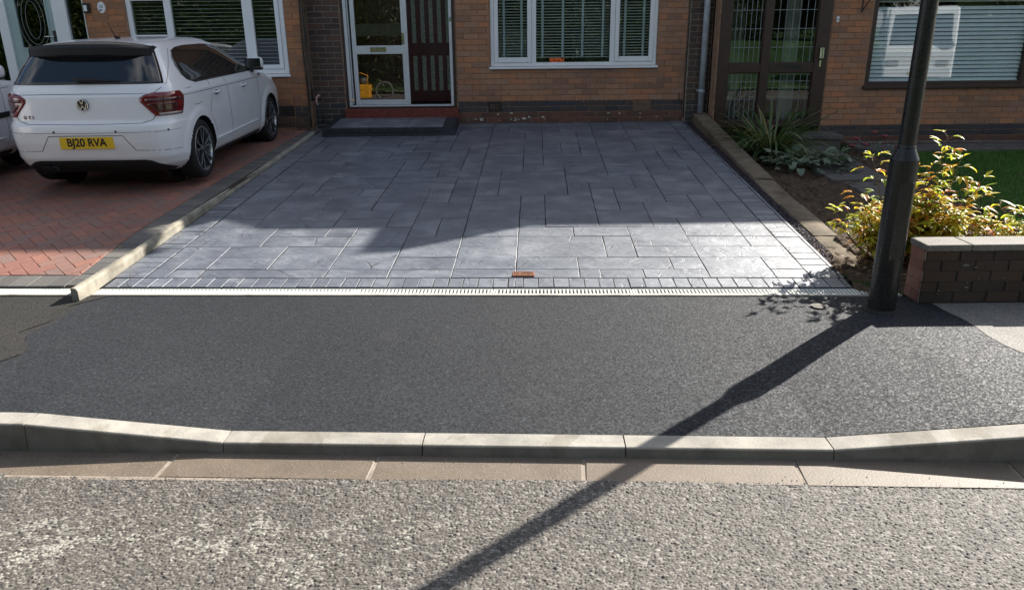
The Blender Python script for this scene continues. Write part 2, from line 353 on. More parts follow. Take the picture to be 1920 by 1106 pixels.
# ------------------------------------------------------------------ chips: a field of small stones as real relief
def chipfield(us, vs, cell, amp, seed, relax=.32, asp=1.):
    """height 0..1, tone and depth for every vertex of the grid us x vs"""
    U, Vv = np.meshgrid(us / asp, vs, indexing='ij')
    U = U + .0022 * np.sin(Vv * 310 + 3 * np.sin(U * 47)) + .0015 * np.sin(Vv * 137 + U * 190)
    ci = np.floor(U / cell).astype(int); cj = np.floor(Vv / cell).astype(int)
    i0, j0 = ci.min() - 1, cj.min() - 1; ni, nj = ci.max() - i0 + 2, cj.max() - j0 + 2
    g = np.random.default_rng(seed)
    jx = g.uniform(-relax, relax, (ni, nj)) + .5; jy = g.uniform(-relax, relax, (ni, nj)) + .5
    hh = g.uniform(.25, 1, (ni, nj)); tone = g.uniform(0, 1, (ni, nj)); sx = g.normal(0, .45, (ni, nj)); sy = g.normal(0, .45, (ni, nj))
    best = np.full(U.shape, 9.); second = np.full(U.shape, 9.); bh = np.zeros(U.shape); bt = np.zeros(U.shape)
    for a in (-1, 0, 1):
        for b in (-1, 0, 1):
            I = np.clip(ci - i0 + a, 0, ni - 1); J = np.clip(cj - j0 + b, 0, nj - 1)
            dx = U / cell - (ci + a + jx[I, J]); dy = Vv / cell - (cj + b + jy[I, J])
            d = dx * dx + dy * dy
            h = hh[I, J] + dx * sx[I, J] + dy * sy[I, J]
            m_ = d < best
            second = np.where(m_, best, np.minimum(second, d)); bh = np.where(m_, h, bh); bt = np.where(m_, tone[I, J], bt); best = np.where(m_, d, best)
    e = np.clip((np.sqrt(second) - np.sqrt(best)) / .45, 0, 1)
    return amp * bh * e ** .6, bt, e
def gridmesh(name, us, vs, zf, m, chip=None, smooth=False):
    U, Vv = np.meshgrid(us, vs, indexing='ij'); nu, nv = U.shape
    X = EU.x * U + EV.x * Vv; Y = SY + EU.y * U + EV.y * Vv; Z = zf(U, Vv)
    at = {}
    if chip: Z = Z + chip[0] - chip[0].mean(); at = {'chip': chip[1].ravel(), 'deep': chip[2].ravel()}
    V = np.stack([X, Y, Z], -1).reshape(-1, 3)
    a = (np.arange(nu - 1)[:, None] * nv + np.arange(nv - 1)[None, :]).ravel()
    F = np.stack([a, a + nv, a + nv + 1, a + 1], -1)
    return npmesh(name, V, F, m, smooth, at)
zpave_v = np.vectorize(zpave)
def zp_fast(U, Vv):
    t = np.clip((Vv + 1.93) / 1.9, 0, 1); t = t * t * (3 - 2 * t)
    return (np.interp(U, [-2.2, -1.26, 1.485, 2.40], [.135, .05, .05, .135]) - .004) * (1 - t) + .058 * t

# ================================================================== ground
def sheet(name, u0, u1, v0, v1, z, m, parent=None):
    return MB().add([st(u0, v0, z), st(u1, v0, z), st(u1, v1, z), st(u0, v1, z)], [(0, 1, 2, 3)]).build(name, m, parent, kind='structure' if parent is None else None)
sheet('ground', -400, 400, -400, 400, -.06, FIELD)
# road: chippings as relief in front of the camera, a plain sheet beyond
KU = -1.0
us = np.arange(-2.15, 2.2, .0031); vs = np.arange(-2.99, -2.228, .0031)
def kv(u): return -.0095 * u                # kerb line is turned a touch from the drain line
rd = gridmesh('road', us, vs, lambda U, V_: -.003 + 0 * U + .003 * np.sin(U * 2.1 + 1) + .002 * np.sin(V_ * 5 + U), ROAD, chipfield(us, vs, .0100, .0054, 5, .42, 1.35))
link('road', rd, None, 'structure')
rr = MB()
for (a, b, c, d) in ((-40, -2.15, -9.2, -2.2), (2.2, 40, -9.2, -2.2), (-2.15, 2.2, -9.2, -2.99)):
    rr.add([st(a, c, -.004), st(b, c, -.004), st(b, d, -.004), st(a, d, -.004)], [(0, 1, 2, 3)])
rr.build('road', ROADFAR, None, kind='structure')
# gutter of long concrete channel blocks
gut = MB(); gut.add([st(-40, -2.245, -.005), st(40, -2.245, -.005), st(40, -1.95, -.004), st(-40, -1.95, -.004)], [(0, 1, 2, 3)])
gutter = gut.build('gutter', MORTAR_LIGHT, None, kind='structure')
def prism_uv(pts, zf, th, ch, inset=.0):
    """pts: polygon in street coordinates; zf(u,v) top height -> verts, faces of a chamfered block"""
    n = len(pts); cx = sum(p[0] for p in pts) / n; cy = sum(p[1] for p in pts) / n
    def shr(p, q):
        dx, dy = cx - p[0], cy - p[1]; l_ = math.hypot(dx, dy) or 1; return (p[0] + dx / l_ * q * 1.3, p[1] + dy / l_ * q * 1.3)
    o_ = [shr(p, inset) for p in pts]; i_ = [shr(p, inset + ch) for p in pts]
    vs_ = [st(*p, zf(*p)) for p in i_] + [st(*p, zf(*p) - ch) for p in o_] + [st(*p, zf(*p) - th) for p in o_]
    fs_ = [tuple(range(n))] + [(k, k + n, (k + 1) % n + n, (k + 1) % n) for k in range(n)] + [(k + n, k + 2 * n, (k + 1) % n + 2 * n, (k + 1) % n + n) for k in range(n)]
    return vs_, fs_
def block(name, pts, zf, m, parent, th=.05, ch=.003, inset=0.):
    vs_, fs_ = prism_uv(pts, zf, th, ch, inset)
    c = vs_[0]; return MB().add(vs_, fs_).build(name, m, parent, at=c)
gj = [-1.476 + .925 * (i - 6) for i in range(15)]
for i in range(len(gj) - 1):
    a, b = gj[i] + .006, gj[i + 1] - .006
    j1, j2 = random.uniform(-.003, .003), random.uniform(-.003, .003)
    block('channel_block', [(a, -2.236 + kv(a)), (b, -2.236 + kv(b)), (b + .012, -2.00 + kv(b)), (a + .012, -2.00 + kv(a))], lambda u, v, j1=j1, j2=j2: .0 + j1 + .02 * (v + 2.12), GUTTER, gutter, .05, .004)
# kerb of bull-nosed stones, dropped at the crossing
kerb = MB().add([st(-40, -2.03, -.02), st(40, -2.03, -.02), st(40, -1.94, -.02), st(-40, -1.94, -.02)], [(0, 1, 2, 3)]).build('kerb', MORTAR_DARK, None, kind='structure')
def kerbstone(a, b):
    k = MB(); n = 9; prof_n = 8
    rows = []
    for i in range(n):
        u = a + (b - a) * i / (n - 1); zt = zkerbtop(u); c = kv(u); r_ = .009
        pr_ = [(-1.925, -.06), (-1.925, zt)]
        for t in range(5):
            an = math.pi / 2 * t / 4; pr_.append((-2.035 + r_ - r_ * math.sin(an) - .0, zt - r_ + r_ * math.cos(an)))
        pr_ += [(-2.045, 0 if zt < .06 else .02), (-2.048, -.06)]
        rows.append([st(u, v + c, z) for v, z in pr_])
    m_ = len(rows[0]); vs_ = [p for r_ in rows for p in r_]; fs_ = []
    for i in range(n - 1):
        for j in range(m_ - 1): fs_.append((i * m_ + j, (i + 1) * m_ + j, (i + 1) * m_ + j + 1, i * m_ + j + 1))
    fs_ += [tuple(range(m_)), tuple(range((n - 1) * m_, n * m_))[::-1]]
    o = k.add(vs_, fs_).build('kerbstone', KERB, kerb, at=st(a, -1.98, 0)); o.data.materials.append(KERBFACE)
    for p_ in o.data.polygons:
        if p_.index < (n - 1) * (m_ - 1) and p_.index % (m_ - 1) >= m_ - 3: p_.material_index = 1  # front faces take a darker colour that paints in their shade
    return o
for kj in range(-5, 6):
    a = .57 + .914 * kj; kerbstone(a + .003, a + .911)
# footway
us = np.arange(-3.02, 2.93, .0044); vs = np.arange(-1.93, .008, .0044)
def zpv(U, V_): return zp_fast(U, V_ - 0 * U) + .002 * np.sin(U * 1.7) * np.sin(V_ * 2.3)
Uc, Vc = np.meshgrid(us, vs, indexing='ij')
pm = gridmesh('pavement', us, vs, zpv, NEWTAR, chipfield(us, vs, .0080, .0022, 9, .42))
link('pavement', pm, None, 'structure')
def zsheet(name, ul, vl, zf, m):
    return link(name, gridmesh(name, np.array(ul), np.array(vl), lambda U, V_: np.vectorize(zf)(U, V_), m, None, True), None, 'structure')
zsheet('pavement', list(np.linspace(-12, -2.96, 40)), list(np.linspace(-1.93, .02, 12)), lambda u, v: zpave(u, v) - .0015, OLDTAR)
# ragged seam between the old tarmac and the new
pts = [(-2.96 + .10 * math.sin(v * 3.3) + .05 * math.sin(v * 11 + 1) + .07 * (v < -.8), v) for v in np.linspace(-1.92, .0, 26)]
mb = MB()
for (a, b) in zip(pts[:-1], pts[1:]):
    mb.add([st(-3.05, a[1], zpave(-3, a[1]) + .004), st(a[0] + .02, a[1], zpave(a[0], a[1]) + .0045), st(b[0] + .02, b[1], zpave(b[0], b[1]) + .0045), st(-3.05, b[1], zpave(-3, b[1]) + .004)], [(0, 1, 2, 3)])
mb.build('pavement', OLDTAR, None, kind='structure')
zsheet('pavement', [2.93 + i * .3 for i in range(40)], list(np.linspace(-1.93, -.03, 8)), lambda u, v: zpave(u, v) - .002, PALETAR)
mb = MB(); mb.cur = .3
for (a, b) in zip(np.linspace(-1.92, -.14, 12)[:-1], np.linspace(-1.92, -.14, 12)[1:]):
    mb.add([st(2.86 + .02 * math.sin(a * 9), a, zpave(2.86, a) + .004), st(2.98, a, zpave(2.9, a) + .0035), st(2.98, b, zpave(2.9, b) + .0035), st(2.86 + .02 * math.sin(b * 9), b, zpave(2.86, b) + .004)], [(0, 1, 2, 3)])
mb.build('pavement', PALETAR, None, kind='structure')
# spilt mortar patch by the lamp post
c = at_z(1534, 575, .062); mb = MB()
pp = [(c.x + .055 * math.cos(t) * (1 + .25 * math.sin(3 * t + 1)), c.y + .045 * math.sin(t) * (1 + .2 * math.cos(4 * t)), .069) for t in [k * math.pi / 7 for k in range(14)]]
mb.add(pp + [(c.x, c.y, .075)], [(k, (k + 1) % 14, 14) for k in range(14)])
tag(mb.build('mortar_splash', COPING, None), 'small pale mortar splash on the tarmac left of the lamp post', 'splash')

# ------------------------------------------------------------------ channel drain
drain = thing('channel_drain', 'long cream slotted drain along the front of the drives', 'drain', st(0, .1, .058))
def bxuv(mb, u0_, u1_, v0_, v1_, z0, z1):
    mb.add([st(u0_, v0_, z0), st(u1_, v0_, z0), st(u1_, v1_, z0), st(u0_, v1_, z0), st(u0_, v0_, z1), st(u1_, v0_, z1), st(u1_, v1_, z1), st(u0_, v1_, z1)],
           [(0, 3, 2, 1), (4, 5, 6, 7), (0, 1, 5, 4), (1, 2, 6, 5), (2, 3, 7, 6), (3, 0, 4, 7)])
ch = MB(); bxuv(ch, -7.2, 2.76, .02, .19, -.02, .008); ch.build('channel_floor', VOID, drain)
e0 = -2.14
units = [(-7.14 + i, -6.14 + i) for i in range(3)] + [(-4.14, -3.115)] + [(-3.045, -2.145)] + [(-2.14 + i, -1.14 + i) for i in range(4)] + [(1.86, 2.72)]
for (a, b) in units:
    g = MB(); a_, b_ = a + .003, b - .003
    bxuv(g, a_, b_, .040, .056, .03, .0635); bxuv(g, a_, b_, .148, .166, .03, .0635); bxuv(g, a_, a_ + .014, .056, .148, .04, .0632); bxuv(g, b_ - .014, b_, .056, .148, .04, .0632)
    u_ = a_ + .026
    while u_ < b_ - .02:
        bxuv(g, u_ - .0062, u_ + .0062, .056, .148, .045, .063); u_ += .0268
    g.build('grating', SLOTW, drain, at=st(a, .1, .06))
jo = [-7.2, -6.2, -5.2, -4.2, -3.07]; jo = [(-7.2, -6.2), (-6.2, -5.2), (-5.2, -4.2), (-4.2, -3.115), (-3.045, -2.2), (-2.2, -1.17), (-1.17, -.17), (-.17, .83), (.83, 1.83), (1.83, 2.72)]
for (a, b) in jo:
    g = MB(); bxuv(g, a + .002, b - .002, .012, .037, -.02, .066); g.build('edge_rail', KERB, drain, at=st(a, .02, .06))

# ------------------------------------------------------------------ stamped concrete drive
DL, DR = -3.05, 2.44
drv = MB(); vv = np.linspace(.17, 6.98, 12)
drv.add([st(DL - .03, .165, zdrive(.165) - .0026), st(DR + .01, .165, zdrive(.165) - .0026), st(DR + .01, 7.1, zdrive(7.1) - .0026), st(DL - .03, 7.1, zdrive(7.1) - .0026),
         st(DL - .03, .165, -.05), st(DR + .01, .165, -.05), st(DR + .01, 7.1, -.05), st(DL - .03, 7.1, -.05)], [(0, 1, 2, 3), (4, 5, 1, 0), (5, 6, 2, 1), (7, 4, 0, 3)])
drive = drv.build('driveway', GROUT, None, kind='structure', at=st(0, .17, .06))
def zd(u, v): return zdrive(v)
count = 0
def wob(p, q, n=1): return p
def slab(name, u0_, u1_, v0_, v1_):
    g = .0038; j = lambda: random.uniform(-.0022, .0022); a0, a1, b0, b1 = u0_ + g, u1_ - g, v0_ + g, v1_ - g
    # uneven edges: a few extra points along every side
    pts = []
    for (p, q) in (((a0, b0), (a1, b0)), ((a1, b0), (a1, b1)), ((a1, b1), (a0, b1)), ((a0, b1), (a0, b0))):
        n = max(1, int(math.hypot(q[0] - p[0], q[1] - p[1]) / .12))
        for k in range(n):
            t = k / n; pts.append((p[0] + (q[0] - p[0]) * t + j(), p[1] + (q[1] - p[1]) * t + j()))
    tilt = random.uniform(-.002, .002)
    vs_, fs_ = prism_uv(pts, lambda u, v: zdrive(v) + tilt, .012, .0016, 0)
    return MB().add(vs_, fs_).build(name, STAMP, drive, at=vs_[0])
u = DL + .02
while u < DR - .02:
    b = min(u + .111 * random.uniform(.97, 1.03), DR); slab('sett', u, b, .172, .352); u = b
v = .36
while v < 6.9:
    b = v + .112 * random.uniform(.96, 1.04); slab('sett', DL, DL + .235, v, b)
    if v > .36: pass
    v = b
v = .36
while v < 6.9:
    b = v + .135 * random.uniform(.96, 1.04); slab('sett', 2.215, 2.42, v, b); v = b
v = .36
while v < 6.9: slab('sett', 2.424, DR + .012, v, min(v + .9, 6.95)); v += .9
P = .2425; Q = .265; UB = [-2.81] + [.015 + P * k for k in range(-11, 10)]; UB[-1] = 2.212   # grid lines
VB = [.36, .535] + [.535 + Q * n for n in range(1, 25)]
NU, NV = len(UB) - 1, len(VB) - 1
occ = np.zeros((NU, NV), bool)
def k_(u): return min(range(len(UB)), key=lambda i: abs(UB[i] - u))
def put(i0, i1, j0, j1):
    if occ[i0:i1, j0:j1].any() or i1 > NU or j1 > NV: return False
    occ[i0:i1, j0:j1] = True
    slab('slab', UB[i0], UB[i1], VB[j0], VB[j1]); return True
for (a, b, j0, j1) in ((-.47, -.0, 0, 1), (0, .5, 0, 1), (.5, .985, 0, 1), (.985, 1.47, 0, 1), (1.47, 1.95, 0, 2), (1.95, 2.2, 0, 1), (1.95, 2.2, 1, 2),
                       (.015, .5, 1, 2), (.5, 1.23, 1, 2), (1.23, 1.47, 1, 2), (-.47, .015, 1, 3), (.015, .74, 2, 4), (.74, .985, 2, 4), (.985, 1.47, 2, 3), (1.47, 2.2, 2, 3),
                       (-1.44, -.96, 0, 1), (-.96, -.47, 0, 1), (-.96, -.47, 1, 2), (-1.44, -.96, 1, 3), (-2.41, -1.92, 1, 2), (-2.41, -1.44, 0, 1), (-1.92, -1.44, 1, 3),
                       (.985, 1.47, 3, 5), (1.47, 1.95, 3, 4), (1.95, 2.2, 3, 4), (-.47, .015, 3, 4), (.015, .5, 4, 5), (.5, .985, 4, 5), (1.47, 1.95, 4, 6)):
    put(k_(a), k_(b), j0, j1)
rs = random.Random(5)
SZ = [(2, 2), (3, 2), (2, 1), (3, 1), (1, 1), (2, 2), (1, 2), (2, 1)]
MIDL = k_(-.47)
for j in range(NV):
    for i in range(NU):
        if occ[i, j]: continue
        c_ = SZ[:]; rs.shuffle(c_)
        for (a, b) in c_ + [(2, 1), (1, 1)]:
            if i < MIDL < i + a: continue        # the straight joint from front to back
            if i + a <= NU and j + b <= NV and not occ[i:i + a, j:j + b].any():
                put(i, i + a, j, j + b); break
# rusty stop-tap cover with raised words
cpos = st(.075, .435, zdrive(.435))
cv = thing('stop_tap_cover', 'small rusty rectangular metal cover set in the front slabs', 'cover', cpos)
RUST = simple('rusty_iron', (.20, .085, .045), .75, .4, .2, var=.35, scale=40, bump=.002)
g = MB(); a_, b_ = -.0, .158
bxuv(g, -.008, .158, .372, .482, zdrive(.43) - .008, zdrive(.43) + .0065); g.build('frame', RUST, cv, bevel=.002)
g = MB()
for i in range(9): bxuv(g, .006 + i * .0165, .012 + i * .0165, .383, .395, zdrive(.43) + .0065, zdrive(.43) + .010); bxuv(g, .006 + i * .0165, .012 + i * .0165, .46, .472, zdrive(.43) + .0065, zdrive(.43) + .010)
g.build('ribs', RUST, cv, kind='stuff')
def text(name, body, size, loc, rot, m, parent=None, ext=.001, align='CENTER', sx=1., off=0.):
    cu_ = bpy.data.curves.new(name, 'FONT'); cu_.body = body; cu_.size = size; cu_.extrude = ext; cu_.align_x = align; cu_.align_y = 'CENTER'; cu_.offset = off
    cu_.materials.append(m); o = bpy.data.objects.new(name, cu_); col.objects.link(o)
    bpy.context.view_layer.update(); me = bpy.data.meshes.new_from_object(o.evaluated_get(bpy.context.evaluated_depsgraph_get()))
    bpy.data.objects.remove(o); o = bpy.data.objects.new(name, me); col.objects.link(o)
    if parent is not None: o.parent = parent; o.location = Vector(loc) - org(parent)
    else: o.location = loc
    o.rotation_euler = rot; o.scale = (sx, 1, 1); return o
text('lettering', 'WATER', .04, st(.075, .428, zdrive(.43) + .0075), (R(4), 0, AL), RUST, cv, .002)

# ------------------------------------------------------------------ neighbour's block paving
LU0, LU1 = -8.2, -3.10
lp = gridmesh('block_paved_drive', np.linspace(LU0, -3.06, 12), np.linspace(.17, 7.2, 30), lambda U, V_: np.vectorize(zleft)(V_) - .010, SAND)
leftdrive = link('driveway', lp, None, 'structure')
def zl(u, v): return zleft(v)
def clip(poly, u0_, u1_, v0_, v1_):
    for ax, lim, sg in ((0, u0_, 1), (0, u1_, -1), (1, v0_, 1), (1, v1_, -1)):
        o_ = []
        for i in range(len(poly)):
            p, q = poly[i], poly[(i + 1) % len(poly)]
            ip = (p[ax] - lim) * sg >= -1e-9; iq = (q[ax] - lim) * sg >= -1e-9
            if ip: o_.append(p)
            if ip != iq:
                t = (lim - p[ax]) / (q[ax] - p[ax]); o_.append((p[0] + (q[0] - p[0]) * t, p[1] + (q[1] - p[1]) * t))
        poly = o_
        if len(poly) < 3: return None
    a = 0
    for i in range(len(poly)): a += poly[i][0] * poly[(i + 1) % len(poly)][1] - poly[(i + 1) % len(poly)][0] * poly[i][1]
    return poly if abs(a) / 2 > .0009 else None
blocks = []
S_ = .1; c45 = math.cos(R(45))
def rot45(x, y): return (x * c45 - y * c45 - 4.0, x * c45 + y * c45 + .37)
for x in range(-80, 80):
    for y in range(-80, 80):
        t = (x - y) % 4
        if t == 0: rc = (x, y, x + 2, y + 1)
        elif t == 3: rc = (x, y, x + 1, y + 2)
        else: continue
        q = [rot45(a * S_, b * S_) for a, b in ((rc[0], rc[1]), (rc[2], rc[1]), (rc[2], rc[3]), (rc[0], rc[3]))]
        cx = sum(p[0] for p in q) / 4; cy = sum(p[1] for p in q) / 4
        if cx < LU0 - .2 or cx > LU1 or cy < .2 or cy > 7.1: continue
        q = clip(q, LU0, -3.33, .375, 7.0)
        if q: blocks.append((cy, q, PAVE_RED))
for i in range(36):
    u_ = -3.33 - i * .142
    blocks.append((.0, [(u_ - .142, .175), (u_, .175), (u_, .37), (u_ - .142, .37)], PAVE_GREY))
for i in range(66):
    v_ = .19 + i * .1025
    blocks.append((v_ - .5, [(-3.125, v_), (-3.125, v_ + .102), (-3.325, v_ + .102), (-3.325, v_)][::-1], PAVE_GREY))
blocks.sort(key=lambda b: b[0])
redstuff, greystuff = MB(), MB()
nb = 0
for cy, q, m_ in blocks:
    jz = random.uniform(-.0015, .0015); vs_, fs_ = prism_uv(q, lambda u, v: zleft(v) + jz, .02, .0035, .0012)
    cu_ = sum(p[0] for p in q) / len(q)
    if nb < 300 and cu_ > -5.1: MB().add(vs_, fs_).build('block', m_, leftdrive, at=vs_[0]); nb += 1
    else:
        s_ = redstuff if m_ is PAVE_RED else greystuff; s_.cur = random.random(); s_.add(vs_, fs_)
redstuff.build('paving_blocks', PAVE_RED, leftdrive, kind='stuff'); greystuff.build('grey_paving_blocks', PAVE_GREY, leftdrive, kind='stuff')

# concrete edging between the two drives
edg = thing('concrete_edging', 'long low pale concrete edging between the grey and the red drive', 'edging', st(-3.05, 0, .06))
def ztop(v): return float(np.interp(v, [-.1, .74, 1.35, 3.2, 4.5, 6.1, 7], [.15, .19, .24, .335, .435, .545, .59]))
cuts = [-.10, .80, 1.71, 2.62, 3.53, 4.44, 5.35, 6.0]
for a, b in zip(cuts[:-1], cuts[1:]):
    g = MB(); n = 6; prof = []
    rows = []
    jj = random.uniform(-.003, .003)
    for i in range(n + 1):
        v_ = a + .002 + (b - a - .004) * i / n; zt = ztop(v_) + jj; jt = random.uniform(-.001, .001)
        rows.append([st(-3.054, v_, -.03), st(-3.056, v_, zt - .022), st(-3.066, v_, zt - .004), st(-3.078, v_, zt + jt), st(-3.100, v_, zt), st(-3.106, v_, zt - .008), st(-3.108, v_, -.03)])
    vs_ = [p for r_ in rows for p in r_]; m7 = 7; fs_ = []
    for i in range(n):
        for j in range(m7 - 1): fs_.append((i * m7 + j, i * m7 + j + 1, (i + 1) * m7 + j + 1, (i + 1) * m7 + j))
    fs_ += [tuple(range(m7))[::-1], tuple(range(n * m7, (n + 1) * m7))]
    g.add(vs_, fs_).build('edging_stone', EDGING, edg, at=st(-3.03, a, 0))
# ================================================================== houses
def PX(px, Y, py=60): return at_y(px, py, Y).x
def PZ(px, py, Y): return at_y(px, py, Y).z
def brick_mesh(length, h=.073, seed=0):
    r_ = random.Random(seed); g = MB(); c = .0035
    def j(a=.0018): return r_.uniform(-a, a)
    x0, x1, z0, z1 = -length / 2, length / 2, -h / 2, h / 2
    y = [j(.0025) for _ in range(4)]
    vs_ = [(x0 + c + j(), y[0], z0 + c + j()), (x1 - c + j(), y[1], z0 + c + j()), (x1 - c + j(), y[2], z1 - c + j()), (x0 + c + j(), y[3], z1 - c + j()),
           (x0 + j(), c, z0 + j()), (x1 + j(), c, z0 + j()), (x1 + j(), c, z1 + j()), (x0 + j(), c, z1 + j()),
           (x0, .05, z0), (x1, .05, z0), (x1, .05, z1), (x0, .05, z1)]
    g.add(vs_, [(0, 1, 2, 3), (4, 5, 1, 0), (5, 6, 2, 1), (6, 7, 3, 2), (7, 4, 0, 3), (8, 9, 5, 4), (9, 10, 6, 5), (10, 11, 7, 6), (11, 8, 4, 7)])
    return g
BMC = {}
def bmesh_for(length, m, var):
    key = (round(length, 2), m.name, var)
    if key not in BMC: BMC[key] = brick_mesh(key[0], seed=hash_(key)).mesh('brick', m)
    return BMC[key]
def hash_(key): return int(key[0] * 1000) * 7 + key[2] * 131 + sum(map(ord, key[1]))
def inview(x, Y, z):
    d = Vector((x, Y, z - CAM_H)); zc = d.dot(f0)
    if zc <= 0: return False
    px = 960 + FPX * d.dot(cr) / zc; py = 553 - FPX * d.dot(cu) / zc
    return -25 < px < 1945 and -14 < py < 1120
def bricks(parent, Y, x0, x1, ztop_, nrows, matf, holes=(), bond=0, limit=300, pitch=.225, rowh=.082, hide=()):
    cand = []
    for r_ in range(nrows):
        zc = ztop_ - rowh * (r_ + .5)
        off = (pitch / 2 if (r_ + bond) % 2 else 0)
        segs = [(x0, x1)]
        for (hx0, hx1, hz0, hz1) in holes:
            if hz0 - .01 < zc < hz1 + .01:
                ns = []
                for a, b in segs:
                    if hx1 <= a or hx0 >= b: ns.append((a, b)); continue
                    if hx0 > a: ns.append((a, hx0))
                    if hx1 < b: ns.append((hx1, b))
                segs = ns
        for a, b in segs:
            k0 = math.floor((a - x0 - off) / pitch); k1 = math.ceil((b - x0 - off) / pitch)
            for k in range(k0, k1 + 1):
                p = max(a, x0 + off + k * pitch); q = min(b, x0 + off + (k + 1) * pitch)
                if q - p < .035: continue
                cand.append(((p + q) / 2, zc, q - p - .0095, r_))
    def score(c):
        x, z, l_, r_ = c; s_ = inview(x, Y, z) * 10
        for (a, b, c_, d) in hide:
            if a < x < b and c_ < z < d: s_ -= 5
        return -s_
    cand.sort(key=score)
    rest = {}
    for i, (x, z, l_, r_) in enumerate(cand):
        m_ = matf(r_, x)
        if i < limit and inview(x, Y, z): link('brick', bmesh_for(l_, m_, i % 5), parent, None, (x, Y, z))
        else:
            g = rest.setdefault(m_.name, MB()); g.cur = random.random() * .98 + .01
            bmsh = brick_mesh(l_, seed=i); g.add([(a + x, b + Y, c + z) for a, b, c in bmsh.v], bmsh.f)
    for mn, g in rest.items(): g.build('more_bricks', bpy.data.materials[mn], parent, kind='stuff')
    return min(limit, len(cand))
def wallboxes(g, Y0, Y1, x0, x1, z0, z1, holes):
    xs = sorted({x0, x1, *[min(max(h[0], x0), x1) for h in holes], *[min(max(h[1], x0), x1) for h in holes]})
    for a, b in zip(xs[:-1], xs[1:]):
        if b - a < 1e-4: continue
        zs = [(z0, z1)]
        for h in holes:
            if h[0] < (a + b) / 2 < h[1]:
                ns = []
                for p, q in zs:
                    if h[3] <= p or h[2] >= q: ns.append((p, q)); continue
                    if h[2] > p: ns.append((p, h[2]))
                    if h[3] < q: ns.append((h[3], q))
                zs = ns
        for p, q in zs: g.box(a, b, Y0, Y1, p, q)
def frame_rect(g, x0, x1, z0, z1, Y0, Y1, w_=.06, wt=None, wb=None):
    wt = wt or w_; wb = wb or w_
    g.box(x0, x0 + w_, Y0, Y1, z0, z1); g.box(x1 - w_, x1, Y0, Y1, z0, z1)
    g.box(x0 + w_, x1 - w_, Y0 + .0005, Y1, z0, z0 + wb); g.box(x0 + w_, x1 - w_, Y0 + .0005, Y1, z1 - wt, z1)
def pane(parent, x0, x1, z0, z1, Y, m=GLASS): return MB().box(x0, x1, Y, Y + .004, z0, z1).build('pane', m, parent)
def blind(label, x0, x1, z0, z1, Y, pitch, tapes, slat_m, tilt=.1, depth=.025, tapem=TAPE, group=None, sag=0):
    b = thing('venetian_blind', label, 'blind', ((x0 + x1) / 2, Y, z1)); b['group'] = 'venetian blinds inside the windows'
    n = int((z1 - z0) / pitch)
    c, s_ = math.cos(tilt) * depth / 2, math.sin(tilt) * depth / 2
    me = None
    for i in range(n):
        z = z0 + .008 + i * pitch
        if me is None:
            g = MB(); xm = (x0 + x1) / 2
            pts = [(-c, -s_), (0, .002), (c, s_)]
            for sg in (0, 1): g.v += [(xx - xm, y_, z_ - .0012 * sg) for xx in (x0, x1) for (y_, z_) in pts]; g.rn += [0] * 6
            g.f += [(0, 3, 4, 1), (1, 4, 5, 2), (6, 7, 10, 9), (7, 8, 11, 10), (0, 6, 9, 3), (2, 5, 11, 8), (0, 1, 7, 6), (1, 2, 8, 7), (3, 9, 10, 4), (4, 10, 11, 5)]
            me = g.mesh('slat', slat_m)
        o = link('slat', me, b, None, ((x0 + x1) / 2, Y, z + sag * math.sin(i * 1.7)))
        o.rotation_euler = (random.uniform(-.03, .03), random.uniform(-.0015, .0015), 0)
    for t in tapes: MB().box(t - .017, t + .017, Y - depth / 2 - .004, Y - depth / 2 - .002, z0, z1).build('tape', tapem, b)
    MB().box(x0, x1, Y - .02, Y + .02, z1, z1 + .04).build('head_rail', slat_m, b)
    return b
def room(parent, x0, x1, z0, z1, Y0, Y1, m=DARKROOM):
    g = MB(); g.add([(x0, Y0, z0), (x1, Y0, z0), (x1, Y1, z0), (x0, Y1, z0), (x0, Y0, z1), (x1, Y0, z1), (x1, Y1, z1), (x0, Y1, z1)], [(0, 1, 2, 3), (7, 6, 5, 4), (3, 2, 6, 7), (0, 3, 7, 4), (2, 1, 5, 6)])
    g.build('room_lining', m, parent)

YC, YL, YR = 11.81, 11.60, 11.45
ZB = .888                                             # top of the blue band on the middle house
EM, EH = 4.09, 4.64          # unseen eaves, stepped to shape the drive shade: low at right, higher further left
# ---------------- middle house
house = thing('brick_house', 'middle brick house with white three-part window and open white porch door', 'house', (0, YC, .5), group='terraced brick houses')
wx0, wx1, wz0 = -.285, 2.215, 1.395; wz1 = 2.66
dx0, dx1 = -2.50, -.815; dz1 = 2.95
holesC = [(wx0, wx1, wz0, wz1), (dx0, dx1, .4, dz1)]
xl, xr = -3.02, 3.04
g = MB(); wallboxes(g, YC + .0065, YC + .28, xl, xr, .2, 2.62, holesC); wallC = g.build('wall', MORTAR_BROWN, house)
g = MB(); wallboxes(g, YC, YC + .28, xl, xr, 2.624, EM + .19, [(wx0, wx1, 2.62, wz1), (dx0, dx1, 2.62, dz1)]); g.build('upper_wall', BR_UP, house)
g = MB(); g.box(-3.0, -2.52, YC + .0035, YC + .02, .3, 2.62); g.build('pier_mortar', MORTAR_LIGHT, wallC); g = MB(); g.box(2.68, 3.03, YC + .0035, YC + .02, .3, 2.62); g.build('pier_mortar', MORTAR_LIGHT, wallC)
vents = [(-.335, -.125, ZB - .155, ZB - .005), (1.89, 2.165, ZB - .165, ZB + .002)]
nr = 24
def matC(r_, x):
    z = 2.61 - .082 * 21 - ZB
    row_from_band = r_ - 21     # first band row index is 21
    if x < -2.5 or x > 2.68: return BR_BLUE if r_ >= 21 else (BR_DARK)
    if r_ in (21, 22): return BR_BLUE
    if r_ > 22: return BR_RED
    return BR_ORANGE
top_rows = ZB + .082 * 21
